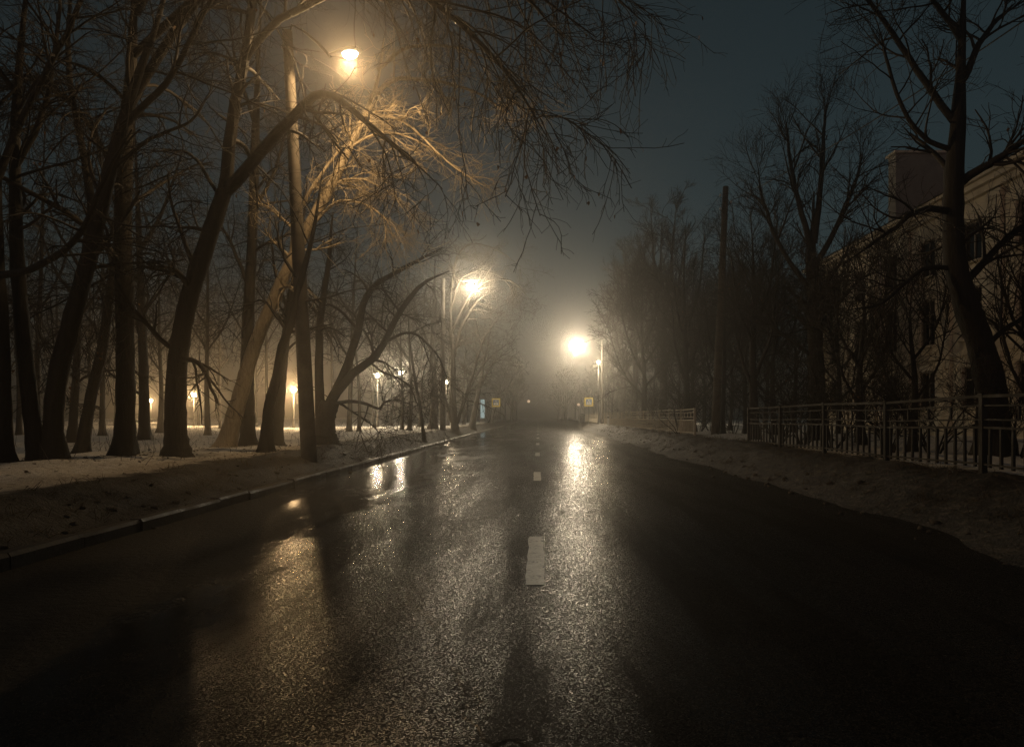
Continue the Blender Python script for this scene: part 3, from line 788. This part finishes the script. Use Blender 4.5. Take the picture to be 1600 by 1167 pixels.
# right-hand trees
upright = dict(n1=14, l1=(1.0, 2.8), n2=7, l2=(0.5, 1.4), n3=4, l3=(0.3, 0.7), trunk_branches=16, a1=(15, 50), a2=(12, 50), droops=(-0.05, -0.04, -0.03))
make_tree('bare_tree', 'massive black trunk standing behind the near fence on the right', ([(1552, 716), (1550, 620), (1532, 540), (1508, 470), (1492, 400), (1490, 300), (1497, 190), (1502, 90), (1508, -60)], 47, 23),
          [([(1488, 330), (1440, 330, -0.4), (1390, 365, -0.8), (1320, 420, -1)], 12, 3), ([(1494, 290), (1560, 250, -0.5), (1640, 190, -1)], 16, 5),
           ([(1498, 200), (1450, 130), (1400, 60), (1350, -10), (1310, -60)], 12, 4), ([(1500, 130), (1540, 60), (1590, 0)], 12, 5),
           ([(1500, 450), (1560, 380), (1630, 330)], 14, 5), ([(1500, 60), (1460, 0), (1430, -80)], 10, 4), ([(1492, 240), (1430, 200), (1390, 110), (1370, 40)], 9, 3),
           ([(1535, 545), (1590, 500), (1650, 470)], 10, 4), ([(1495, 420), (1440, 420), (1380, 470), (1330, 480)], 9, 3)], 13.6,
          levels=dict(near, n1=13, l1=(0.8, 2.3), n2=6, n3=4, trunk_branches=6, droops=(-0.03, -0.02, -0.02)), flare=1.2, leaves=14)
make_tree('bare_tree', 'tall bushy-topped tree with upswept twigs before the building', ([(1278, 688), (1276, 600), (1272, 480), (1270, 380), (1272, 300)], 30, 15),
          [([(1272, 400), (1250, 320), (1236, 250), (1228, 190)], 11, 3), ([(1272, 380), (1282, 290), (1285, 220), (1290, 160)], 11, 3), ([(1272, 420), (1310, 350), (1335, 290), (1350, 230)], 10, 3),
           ([(1270, 460), (1220, 390), (1195, 320), (1185, 270)], 9, 3), ([(1274, 520), (1330, 450), (1370, 420)], 8, 2.5), ([(1274, 560), (1220, 520), (1180, 500)], 7, 2)], 23.5,
          levels=dict(upright, n1=16, n2=8), leaves=70)
for lab, px, py0, top, Y, w in (
        ('bare upswept tree just right of the utility pole', 1180, 690, 330, 25.5, 15),
        ('bare tree filling the space left of the utility pole', 1075, 676, 345, 36, 12),
        ('slim upswept tree behind the fence end at the gap', 1128, 682, 410, 31, 9),
        ('bare bushy tree before the dark end of the building', 1345, 697, 400, 20, 14),
        ('thin bare tree between the bushy tree and the black trunk', 1425, 708, 420, 16.5, 12),
        ('bare tree by the right edge behind the near fence', 1620, 716, 330, 15, 16)):
    make_tree('bare_tree', lab, ([(px, py0), (px + random.uniform(-6, 6), py0 - (py0 - top) * .35), (px + random.uniform(-8, 8), py0 - (py0 - top) * .7), (px + random.uniform(-10, 10), top)], w, w * .35),
              [([(px, py0 - (py0 - top) * t), (px + s * 25 * 25 / Y, py0 - (py0 - top) * (t + .18)), (px + s * 38 * 25 / Y, py0 - (py0 - top) * (t + .45))], w * .45, w * .15) for t, s in ((.2, -1), (.28, 1), (.4, -1), (.5, 1))],
              Y, levels=dict(upright, n1=12, n2=7 if px < 1300 else 3, n3=4 if px < 1300 else 3), twig_r=0.0055, leaves=40 if px < 1300 else 8)
for lab, px, top, Y, w in (
        ('tall round-crowned tree greyed by fog behind the far fence', 1035, 300, 56, 14),
        ('fogged tree crown directly behind the right street lamp pole', 972, 400, 84, 9),
        ('dark tree behind the middle of the far fence', 1005, 420, 46, 9),
        ('dim tree left of the round-crowned one along the far fence', 990, 350, 66, 10)):
    x = (px - HX) * Y / F; by = HY + (EYE - gz1(x, Y)) * F / Y; hp = by - top
    k = 50.0 / Y
    make_tree('bare_tree', lab, ([(px, by), (px + 2, by - hp * .3), (px - 3, by - hp * .6), (px, by - hp * .92)], w, w * .3),
              [([(px, by - hp * t), (px + s * 30 * k, by - hp * (t + .16)), (px + s * 50 * k, by - hp * (t + .42))], w * .45, w * .15) for t, s in ((.2, -1), (.25, 1), (.35, -.7), (.4, .8), (.5, -.4), (.52, .5))],
              Y, levels=dict(upright, n1=18, l1=(1.2, 3.4), n2=10, n3=3, a1=(20, 60)), twig_r=0.00022 * Y)
for i_, (px, Y, hm_) in enumerate(sorted(((1100, 52, 11), (1140, 44, 10.5), (1165, 36, 9.5), (1210, 33, 10), (1060, 62, 12), (1020, 74, 12), (1240, 40, 11), (1195, 46, 12), (1310, 34, 8), (1085, 41, 9), (955, 98, 11)))):
    x = (px - HX) * Y / F
    if x > 16 and Y < 43: continue
    by = HY + (EYE - gz1(x, Y)) * F / Y; hp = hm_ * F / Y; k = 45.0 / Y; w = 300.0 / Y
    make_tree('bare_tree', 'dark thicket tree behind the right fences, %s counting from the lamp pole' % ['first', 'second', 'third', 'fourth', 'fifth', 'sixth', 'seventh', 'eighth', 'ninth', 'tenth', 'eleventh'][i_], ([(px, by), (px + random.uniform(-5, 5), by - hp * .3), (px + random.uniform(-6, 6), by - hp * .6), (px, by - hp * .95)], w, w * .3),
              [([(px, by - hp * t), (px + s_ * 28 * k, by - hp * (t + .15)), (px + s_ * 44 * k, by - hp * (t + .4))], w * .45, w * .15) for t, s_ in ((.15, -1), (.2, 1), (.3, -.7), (.38, .8), (.5, -.4))],
              Y, group='thicket trees behind the right fences', levels=dict(upright, n1=15, l1=(1.0, 3.0), n2=9, n3=3, a1=(20, 60)), twig_r=max(.006, 0.00019 * Y), leaves=60)
# misty trees where the road ends
for i in range(16):
    Y = random.uniform(125, 190); px = [788, 806, 818, 833, 846, 858, 872, 884, 898, 912, 928, 800, 862, 945, 780, 905][i]
    x = (px - HX) * Y / F
    if abs(x) < 5.2: x = 5.6 * (1 if x > 0 else -1); px = HX + x * F / Y
    by = HY + (EYE - gz1(x, Y)) * F / Y; hp = random.uniform(9, 14) * F / Y
    make_tree('misty_tree', 'bare tree almost lost in the fog at the far end of the road', ([(px, by), (px + 1, by - hp * .4), (px, by - hp * .9)], 3.4, 1.2),
              [([(px, by - hp * t), (px + s * 9, by - hp * (t + .2)), (px + s * 14, by - hp * (t + .4))], 1.6, .6) for t, s in ((.2, -1), (.3, 1), (.45, -.6), (.5, .7))],
              Y, group='misty trees at the end of the road', levels=dict(upright, n1=9, n2=5, n3=0), twig_r=0.03)

# shrubs behind the fences
def shrub(label, px, Y, h, wid, group, leaves=60):
    x = (px - HX) * Y / F; z = gz1(x, Y)
    root = thing('bare_shrub', label, 'shrub', (x, Y, z), group)
    ns = 9
    P = np.empty((ns, 9, 3)); R = np.empty((ns, 9))
    for i in range(ns):
        a = rng.uniform(0, 6.28); d = np.array([math.cos(a) * .45, math.sin(a) * .45, 1.0]); p = np.array([math.cos(a) * .1, math.sin(a) * .1, -0.05])
        for k in range(9):
            P[i, k] = p; d = unit(d + rng.normal(size=3) * .12 + np.array([math.cos(a), math.sin(a), 0]) * .05 * wid); p = p + d * h / 8
        R[i] = np.linspace(.022, .007, 9)
    V, Q = tubes(P, R, 5); np_mesh('stem', V, Q, M['twig'], root)
    B = grow(P, R, 9, (0.35 * h, 0.6 * h), (15, 55), -0.03, .12, 7, .6, .1, .006, .4)
    C = grow(B[0], B[1], 6, (0.2, 0.5 * h), (15, 55), -0.02, .14, 5, .7, .1, .0045, .6)
    V1, Q1 = tubes(*B, 4); V2, Q2 = tubes(*C, 3)
    o = np_mesh('twigs', np.concatenate([V1, V2]), np.concatenate([Q1, Q2 + len(V1)]), M['twig'], root); o['kind'] = 'stuff'
    if leaves:
        pick = C[0][rng.integers(0, len(C[0]), leaves)][:, rng.integers(2, 5)]
        u = unit(rng.normal(size=(leaves, 3))) * .05; w = unit(rng.normal(size=(leaves, 3))) * .035
        o = np_mesh('dead_leaves', np.stack([pick, pick + u, pick + u + w, pick + w], 1).reshape(-1, 3), np.arange(leaves * 4).reshape(-1, 4), M['leaf'], root, False); o['kind'] = 'stuff'
ORD = ['first', 'second', 'third', 'fourth', 'fifth', 'sixth', 'seventh', 'eighth', 'ninth']
for i_, (px, Y, h) in enumerate(sorted(((1215, 22, 2.6), (1255, 20.5, 2.2), (1300, 19, 2.8), (1395, 16.6, 2.0), (1460, 14.6, 2.1), (1590, 13.2, 2.0), (1330, 25, 3.2), (1230, 29, 3.2)))):
    shrub('tangled bare shrub behind the near fence, %s from the gap' % ORD[i_], px, Y, h, 1.2, 'shrubs behind the near fence', 15)
for i_, (px, Y, h) in enumerate(sorted(((1060, 33, 2.8), (1035, 39, 3.0), (1010, 48, 3.0), (1090, 36, 3.2), (1145, 33, 3.0), (985, 58, 3.2), (1110, 42, 3.6), (965, 70, 3.5)))):
    shrub('tangled bare shrub behind the far fence, %s from the lamp pole' % ORD[i_], px, Y, h, 1.2, 'shrubs behind the far fence', 40)

# ------------------------------------------------------------------ fences
FX = 6.7
def fence(name, label, ys, bars, fm='fence'):
    root = thing(name, label, 'fence', (FX, ys[0], gz1(FX, ys[0])))
    r0 = np.array(root.location)
    post = MB(); post.box((0, 0, 0.50), (0.085, 0.085, 1.30)); post.box((0, 0, 1.16), (0.10, 0.10, 0.025))
    bar = MB(); bar.box((0, 0, 0.29), (0.038, 0.038, 0.58))
    stub = MB(); stub.box((0, 0, 0.0), (0.03, 0.03, 0.21))
    psrc = bsrc = ssrc = None
    zs = [gz1(FX, y) for y in ys]
    zb = np.interp(ys, [ys[0], ys[-1]], [np.mean(zs[:max(1, len(zs) // 2)]), np.mean(zs[len(zs) // 2:])])
    zb = zb + 0.05 + rng.normal(size=len(ys)) * 0.012
    for i, y in enumerate(ys):
        loc = (random.uniform(-.01, .01), y - r0[1], zb[i] - r0[2] - 0.05)
        if psrc is None: psrc = post.build('post', M[fm], root); psrc.location = loc
        else: inst('post', psrc, loc, root)
    for i in range(len(ys) - 1):
        ya, yb = ys[i] + .044, ys[i + 1] - .044; z0, z1 = zb[i] - r0[2], zb[i + 1] - r0[2]
        def rail(h, w, t, nm):
            mb = MB(); n0 = 0
            v = []
            for yy, zz in ((ya, z0), (yb, z1)):
                for dx, dz in ((-w / 2, -t / 2), (w / 2, -t / 2), (w / 2, t / 2), (-w / 2, t / 2)): v.append((dx, yy - r0[1], zz + h + dz))
            mesh_obj(nm, v, [(0, 1, 2, 3), (7, 6, 5, 4), (1, 0, 4, 5), (2, 1, 5, 6), (3, 2, 6, 7), (0, 3, 7, 4)], M[fm], root)
        rail(1.08, .06, .045, 'top_rail'); rail(.94, .03, .024, 'thin_rail'); rail(.73, .03, .024, 'thin_rail'); rail(.61, .045, .035, 'mid_rail'); rail(.06, .04, .03, 'bottom_rail')
        for t in (.27, .5, .73):
            p = (0, ya + (yb - ya) * t - r0[1], z0 + (z1 - z0) * t + .835)
            if ssrc is None: ssrc = stub.build('short_bar', M[fm], root); ssrc.location = p
            else: inst('short_bar', ssrc, p, root)
        for q in range(bars):
            t = (q + .5) / bars
            p = (0, ya + (yb - ya) * t - r0[1], z0 + (z1 - z0) * t + .012)
            if bsrc is None: bsrc = bar.build('bar', M[fm], root); bsrc.location = p
            else: inst('bar', bsrc, p, root).rotation_euler = (random.gauss(0, .012), random.gauss(0, .008), 0)
    return root
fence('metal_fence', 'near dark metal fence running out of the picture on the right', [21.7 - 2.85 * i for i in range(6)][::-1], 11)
fence('metal_fence', 'far dark metal fence between the gap and the right street lamp', [29.2 + 2.85 * i for i in range(15)], 11, 'fence_far_lit')
fence('metal_fence', 'farthest low fence running on beyond the right street lamp pole', [77.0 + 2.85 * i for i in range(11)], 7, 'fence_far_lit')

# ------------------------------------------------------------------ utility pole and wires
up = base_at(1117, 30.5)
root = thing('utility_pole', 'tall bare wooden utility pole standing in the gap of the fences', 'utility pole', up)
tp = at(1134, 292, 30.5) - up
mb = MB(); mb.tube([tp * t + np.array([0, 0, -0.3 * (1 - t)]) for t in np.linspace(0, 1, 10)], list(np.linspace(.20, .13, 10)), 12); mb.build('pole', M['wood'], root, True)
for s, dz in ((-1, .5), (1, .8), (-1, 1.1)):
    p = tp + np.array([0, 0, -dz])
    hk = MB().tube([p, p + np.array([s * .22, 0, 0]), p + np.array([s * .24, 0, .08])], .012, 6).build('hook', M['metal'], root)
    MB().lathe(tuple(p + np.array([s * .24, 0, .07])), [(.03, 0), (.045, .02), (.03, .05), (.045, .07), (.02, .11)], 10).build('insulator', M['sign_white'], hk, True)

def wire(label, a, c, sag, r=0.012):
    a, c = np.array(a, float), np.array(c, float)
    pts = [a * (1 - t) + c * t - np.array([0, 0, 4 * sag * t * (1 - t)]) for t in np.linspace(0, 1, 28)]
    o = MB().tube([p - a for p in pts], r, 5).build('overhead_wire', M['wire'])
    o.location = tuple(a); o['label'] = label; o['category'] = 'wire'
w0 = up + tp
wire('thick overhead wire rising from the utility pole towards the black trunk', w0 + np.array([.24, 0, -.62]), at(1640, 5, 13.2), .25, .016)
wire('overhead wire running from the utility pole to the right street lamp', w0 + np.array([-.24, 0, -.33]), (b3[0], 76, 9.3), .5)
wire('thin wire slung between the two left street lamp poles', at(451, 110, 16.4) + np.array([0.1, 0, 0]), (b2[0], 43.0, 9.2), .7, .012)

# ------------------------------------------------------------------ crossing signs and signals
def sign(label, px, py, Y, tilt):
    c = at(px, py, Y); z0 = gz1(c[0], Y)
    root = thing('crossing_sign', label, 'road sign', (c[0], Y, z0), 'pedestrian crossing signs'); h = c[2] - z0
    MB().tube([(0, .06, -.2), (0, .06, h + .5)], .035, 8).build('post', M['metal'], root, True)
    s = .48
    fr = MB().box((0, 0, h), (2 * s, .03, 2 * s)).build('yellow_frame', M['sign_yellow'], root)
    a = .33
    MB().box((0, -.02, h), (2 * a, .012, 2 * a)).build('blue_plate', M['sign_blue'], fr)
    MB().prism_y([(-a * .85, h - a * .75), (a * .85, h - a * .75), (0, h + a * .82)], -.034, -.027).build('white_triangle', M['sign_white'], fr)
    f = MB(); e = (-.044, -.036)
    f.prism_y([(-.03, h + .09), (.03, h + .09), (.035, h + .13), (0, h + .155), (-.035, h + .13)], *e)
    f.prism_y([(-.045, h - .06), (.045, h - .05), (.035, h + .08), (-.035, h + .08)], *e)
    f.prism_y([(-.11, h - .20), (-.075, h - .20), (.0, h - .06), (-.045, h - .06)], *e)
    f.prism_y([(.08, h - .20), (.115, h - .20), (.045, h - .05), (.0, h - .06)], *e)
    f.prism_y([(-.10, h - .02), (-.08, h - .035), (-.03, h + .05), (-.035, h + .075)], *e)
    f.prism_y([(.08, h - .035), (.10, h - .02), (.035, h + .075), (.03, h + .05)], *e)
    f.build('walking_figure', M['sign_black'], fr)
sign('yellow framed crossing sign on the left before a foggy trunk', 775, 629, 78, 0)
sign('yellow framed crossing sign on the right beside the lamp pole', 920, 628, 76, 0)

def signal(label, px, py, Y, hang):
    c = at(px, py, Y); r = .24
    root = thing('round_signal', label, 'signal', tuple(c))
    hd = MB(); hd.v, hd.f = [], []
    k = 18
    for rr, yy in ((r, -.03), (r * 1.05, .0), (r * 1.0, .12), (r * .4, .16)):
        for q in range(k): hd.v.append((rr * math.cos(2 * math.pi * q / k), yy, rr * math.sin(2 * math.pi * q / k)))
    for i in range(3):
        for q in range(k):
            a_, b_ = i * k + q, i * k + (q + 1) % k; hd.f.append((b_, a_, a_ + k, b_ + k))
    hd.f.append(tuple(range(k))); hd.f.append(tuple(reversed(range(3 * k, 4 * k))))
    hd.build('housing', M['sign_black'], root)
    MB().prism_y([(r * .82 * math.cos(2 * math.pi * q / k), r * .82 * math.sin(2 * math.pi * q / k)) for q in range(k)], -.045, -.033).build('lens', M['amber'], root)
    if hang: MB().tube([(0, .05, r), (0, .05, hang)], .012, 6).build('hanger', M['metal'], root)
    else: MB().tube([(0, .12, r), (0, .12, gz1(c[0], Y) - c[2] - .1)], .03, 8).build('post', M['metal'], root)
sw = at(826, 600, 92)
signal('small round amber signal hanging over the middle of the road', 826, 627, 92, sw[2] - at(826, 627, 92)[2])
signal('small round amber signal on a post near the right crossing sign', 904, 632, 92, 0)
wire('span wire across the road holding the hanging round signal', (-9.5, 92.05, sw[2] + .9), (9.5, 92.05, sw[2] + .9), .92, .01)
for sxx, lab in ((-9.5, 'plain steel post at the left end of the span wire'), (9.5, 'plain steel post at the right end of the span wire')):
    z0 = gz1(sxx, 92.05)
    r_ = thing('steel_post', lab, 'post', (sxx, 92.05, z0))
    MB().tube([(0, 0, -.3), (0, 0, sw[2] + 1.0 - z0)], [.09, .06], 10).build('shaft', M['metal'], r_, True)
    MB().lathe((0, 0, sw[2] + 1.0 - z0), [(.075, 0), (.075, .04), (.02, .08)], 10).build('cap', M['metal'], r_)

# glowing cyan panel among the far left trees
c = at(754, 640, 100); z0 = gz1(c[0], 100)
r_ = thing('light_panel', 'upright glowing cyan panel among the far trees on the left', 'light panel', (c[0], 100, z0))
MB().box((0, 0.1, 1.75), (.75, .2, 3.3)).build('casing', M['metal'], r_)
MB().box((0, -.02, 1.9), (.6, .03, 2.7)).build('lit_face', M['cyan'], r_)
# bin and white marker post near the far fence
c = base_at(913, 92)
r_ = thing('litter_bin', 'small dark bin at the road end of the farthest fence', 'bin', (5.9, 92, gz1(5.9, 92)))
MB().lathe((0, 0, 0), [(.3, 0), (.36, .05), (.4, .95), (.43, 1.0), (.43, 1.05)], 14).build('body', M['sign_black'], r_, True)
MB().lathe((0, 0, 1.07), [(.44, 0), (.42, .06), (.15, .16)], 14).build('lid', M['metal'], r_, True)
c = base_at(950, 62)
r_ = thing('marker_post', 'short white marker post at the foot of the right lamp pole', 'post', (6.35, 62, gz1(6.35, 62)))
MB().box((0, 0, .42), (.16, .16, .95)).build('shaft', M['sign_white'], r_)
MB().box((0, 0, .72), (.17, .17, .14)).build('dark_band', M['sign_black'], r_)

# ------------------------------------------------------------------ building
BX, BZ0, BE = 17.0, 0.4, 10.0
bld = thing('apartment_building', 'beige plastered building with pale cornice half hidden by trees', 'building', (BX, 10, BZ0))
def bp_(mb, name, m_, par=None): return mb.build(name, m_, par or bld)
Y0, Y1 = 6.0, 42.0
def L(x, y, z): return (x - BX, y - 10, z - BZ0)
# wall with window openings: strips between and around the bays
bays = [8.2 + 3.1 * i for i in range(11)]
ww = 1.25
rows = [(1.7, 3.3), (4.4, 6.4), (7.4, 9.0)]
wall = MB()
def wbox(y0, y1, z0, z1): wall.box(L(BX + .25, (y0 + y1) / 2, (z0 + z1) / 2), (.5, y1 - y0, z1 - z0))
edges = [Y0] + [v for c in bays for v in (c - ww / 2, c + ww / 2)] + [Y1]
for i in range(0, len(edges), 2): wbox(edges[i], edges[i + 1], -.2, BE)
for c in bays:
    zz = [-.2] + [v for r in rows for v in r] + [BE]
    for i in range(0, len(zz), 2): wbox(c - ww / 2, c + ww / 2, zz[i], zz[i + 1])
wall.box(L(BX + 6, Y1 - .25, BE / 2), (11.5, .5, BE)); wall.box(L(BX + 6, Y0 + .25, BE / 2), (11.5, .5, BE)); wall.box(L(BX + 12, (Y0 + Y1) / 2, BE / 2), (.5, Y1 - Y0, BE))
bp_(wall, 'wall', M['plaster'])
for i, c in enumerate(bays):
    if i < len(bays) - 1:
        mb = MB(); cy = c + 1.55; mb.box(L(BX - .06, cy, 5.2), (.12, .62, 9.0)); mb.box(L(BX - .09, cy, 9.55), (.18, .78, .3)); mb.box(L(BX - .09, cy, .8), (.18, .78, .5))
        bp_(mb, 'pilaster', M['trim'])
    for z0, z1 in rows:
        fr = MB(); t = .07; cx = BX + .16
        for yy in (c - ww / 2 + t / 2, c + ww / 2 - t / 2): fr.box(L(cx, yy, (z0 + z1) / 2), (.07, t, z1 - z0))
        for zc in (z0 + t / 2, z1 - t / 2): fr.box(L(cx, c, zc), (.066, ww - 2 * t, t))
        fr.box(L(cx, c, (z0 + z1) / 2), (.06, .06, z1 - z0 - 2 * t)); fr.box(L(cx, c, z0 + (z1 - z0) * .68), (.056, ww - 2 * t, .05))
        w = bp_(fr, 'window', M['frame'])
        MB().box(L(cx + .02, c, (z0 + z1) / 2), (.012, ww - .02, z1 - z0 - .02)).build('pane', M['glass'], w)
        MB().box(L(BX - .07, c, z0 - .045), (.2, ww + .2, .07)).build('sill', M['trim'], w)
cor = MB()
cor.box(L(BX - .12, (Y0 + Y1) / 2, BE - .12), (.26, Y1 - Y0 + .2, .24)); cor.box(L(BX - .22, (Y0 + Y1) / 2, BE + .1), (.5, Y1 - Y0 + .5, .2)); cor.box(L(BX - .3, (Y0 + Y1) / 2, BE + .26), (.72, Y1 - Y0 + .7, .12))
bp_(cor, 'cornice', M['trim'])
bc = MB(); bc.box(L(BX - .05, (Y0 + Y1) / 2, 3.85), (.105, Y1 - Y0, .2)); bp_(bc, 'string_course', M['trim'])
rf = MB(); rf.v = [L(BX - .75, Y0 - .4, BE + .33), L(BX - .75, Y1 + .4, BE + .33), L(BX + 6, Y1 + .4, BE + 3.0), L(BX + 6, Y0 - .4, BE + 3.0), L(BX + 12.7, Y1 + .4, BE + .33), L(BX + 12.7, Y0 - .4, BE + .33)]
rf.f = [(0, 3, 2, 1), (3, 5, 4, 2), (0, 5, 3), (1, 2, 4), (0, 1, 4, 5)]
roof = bp_(rf, 'roof', M['roof'])
for yy in np.arange(Y0 + .5, Y1, 1.2):
    sm = MB(); sm.v = [L(BX - .74, yy - .02, BE + .335), L(BX - .74, yy + .02, BE + .335), L(BX + 5.98, yy + .02, BE + 2.995), L(BX + 5.98, yy - .02, BE + 2.995)]
    sm.v += [(a_, b_, c_ + .045) for a_, b_, c_ in sm.v]; sm.f = [(4, 5, 6, 7), (0, 1, 5, 4), (1, 2, 6, 5), (2, 3, 7, 6), (3, 0, 4, 7)]
    sm.build('roof_seam', M['roof'], roof)
ch = MB(); ch.box(L(18.35, 33.0, 12.1), (2.5, .7, 3.6)); fw = bp_(ch, 'firewall', M['grey_plaster'], roof)
MB().box(L(18.35, 33.0, 13.96), (2.7, .9, .12)).build('firewall_coping', M['trim'], roof)
for yy in (15.0, 24.5):
    MB().box(L(20.5, yy, 12.9), (.9, .7, 2.2)).build('chimney', M['grey_plaster'], roof)
    MB().box(L(20.5, yy, 14.05), (1.05, .85, .1)).build('chimney_cap', M['roof'], roof)
dp = MB(); dp.tube([L(BX - .62, 33.6, BE + .2), L(BX - .5, 33.6, BE - .1), L(BX - .17, 33.6, BE - .6), L(BX - .17, 33.6, .7), L(BX - .35, 33.6, .5)], .06, 8); bp_(dp, 'downpipe', M['pipe'])
dp = MB(); dp.tube([L(BX - .62, 15.2, BE + .2), L(BX - .5, 15.2, BE - .1), L(BX - .22, 15.2, BE - .6), L(BX - .22, 15.2, .7), L(BX - .4, 15.2, .5)], .06, 8); bp_(dp, 'downpipe', M['pipe'])

# ------------------------------------------------------------------ dry weeds poking out of the park snow
K = 900
wx = -rng.uniform(6.5, 30, K); wy = rng.uniform(11, 46, K)
P0 = np.stack([wx, wy, gz(wx, wy) - .02], -1)
d = unit(rng.normal(size=(K, 3)) * .35 + np.array([0, 0, 1])); Lw = rng.uniform(.1, .55, K)[:, None]
P = np.stack([P0, P0 + d * Lw * .5, P0 + d * Lw + rng.normal(size=(K, 3)) * .05], 1)
V, Q = tubes(P, np.broadcast_to(np.array([.006, .005, .003]), (K, 3)), 3)
wd = np_mesh('dry_weeds', V, Q, M['twig']); wd['kind'] = 'stuff'; wd['label'] = 'dry weed stalks poking through the park snow'; wd['category'] = 'weeds'
# dry grass on the muddy banks
K = 700
gxx = np.where(rng.random(K) < .72, rng.uniform(4.9, 7.2, K), -rng.uniform(5.0, 6.3, K)); gyy = 4 + 55 * rng.random(K) ** 1.4
nb = 9
gxr = np.repeat(gxx, nb) + rng.normal(size=K * nb) * .05; gyr = np.repeat(gyy, nb) + rng.normal(size=K * nb) * .05
P0 = np.stack([gxr, gyr, gz(gxr, gyr) - .01], -1)
d = unit(rng.normal(size=(K * nb, 3)) * np.array([.7, .7, .2]) + np.array([0, 0, .8])); Lg = rng.uniform(.06, .2, K * nb)[:, None]
P = np.stack([P0, P0 + d * Lg * .55, P0 + d * Lg + np.array([0, 0, -.03]) + rng.normal(size=(K * nb, 3)) * .02], 1)
V, Q = tubes(P, np.broadcast_to(np.array([.004, .003, .001]), (K * nb, 3)), 3)
dg = np_mesh('dry_grass', V, Q, simple('dry_grass_blades', (.04, .03, .015), (.13, .10, .055), 12, .8, 0)); dg['kind'] = 'stuff'
dg['label'] = 'dry dead grass on the muddy banks of the road'; dg['category'] = 'grass'
# fallen leaves and bits on the trodden snow, thickest round the trunks
K = 1500
feet = np.array([o.location[:2] for o in COL.objects if o.get('category') == 'tree' and o.location[0] < -5 and o.location[1] < 24])
fi = rng.integers(0, len(feet), K); nearf = rng.random(K) < .55
lx = np.where(nearf, feet[fi, 0] + rng.normal(size=K) * .5, -5.4 - rng.random(K) ** 1.5 * 9); ly = np.where(nearf, feet[fi, 1] + rng.normal(size=K) * .5, rng.uniform(5, 26, K))
ok = lx < -5.0; lx, ly = lx[ok], ly[ok]; K = len(lx)
c0 = np.stack([lx, ly, gz(lx, ly) + .012], -1); a = rng.uniform(0, 6.28, K); sz = rng.uniform(.02, .055, K)
u = np.stack([np.cos(a), np.sin(a), rng.normal(size=K) * .25], -1) * sz[:, None]; w = np.stack([-np.sin(a), np.cos(a), rng.normal(size=K) * .25], -1) * sz[:, None] * .6
fl = np_mesh('fallen_leaves', np.stack([c0 - u, c0 - w, c0 + u, c0 + w], 1).reshape(-1, 3), np.arange(K * 4).reshape(-1, 4), simple('rotten_leaf', (.015, .010, .006), (.06, .038, .02), 9, .7, 0), None, False)
fl['kind'] = 'stuff'; fl['label'] = 'fallen brown leaves scattered on the left snow'; fl['category'] = 'leaves'
# clods of dirty ice along the road edges
K = 240
side = rng.random(K) < .55
cx = np.where(side, rng.normal(4.75, .35, K), -rng.normal(5.1, .25, K)); cy = 3 + 45 * rng.random(K) ** 1.6
V, Q = [], []
cube = np.array([[-1, -1, -1], [1, -1, -1], [1, 1, -1], [-1, 1, -1], [-.7, -.7, 1], [.7, -.7, 1], [.7, .7, 1], [-.7, .7, 1]], float)
cf = np.array([[3, 2, 1, 0], [4, 5, 6, 7], [0, 1, 5, 4], [1, 2, 6, 5], [2, 3, 7, 6], [3, 0, 4, 7]])
for i in range(K):
    s = rng.uniform(.01, .04) * np.array([1.3, 1.2, .8]); a = rng.uniform(0, 6.28)
    p = cube * s + rng.normal(size=(8, 3)) * s * .25; p = np.stack([p[:, 0] * math.cos(a) - p[:, 1] * math.sin(a), p[:, 0] * math.sin(a) + p[:, 1] * math.cos(a), p[:, 2]], -1)
    V.append(p + np.array([cx[i], cy[i], max(gz1(cx[i], cy[i]), 0.0) + s[2] * .1])); Q.append(cf + 8 * i)
cl = np_mesh('ice_clods', np.concatenate(V), np.concatenate(Q), simple('dirty_ice', (.025, .02, .015), (.10, .085, .065), 6, .85, .4, .01), None, False)
cl['kind'] = 'stuff'; cl['label'] = 'clods of dirty ice scattered along both road edges'; cl['category'] = 'ice'

# ------------------------------------------------------------------ haze
hz = MB().box((0, 155.5, 10.3), (304, 353, 24.0)).build('haze', None)
hm = bpy.data.materials.new('fog'); hm.use_nodes = True
hn, hl = hm.node_tree.nodes, hm.node_tree.links
hn.clear()
pv = hn.new('ShaderNodeVolumePrincipled'); ho = hn.new('ShaderNodeOutputMaterial')
pv.inputs['Color'].default_value = (0.92, 0.9, 0.86, 1); pv.inputs['Density'].default_value = FOG; pv.inputs['Anisotropy'].default_value = FOG_G
hl.new(pv.outputs[0], ho.inputs['Volume'])
hz.data.materials.append(hm)
hz['kind'] = 'stuff'
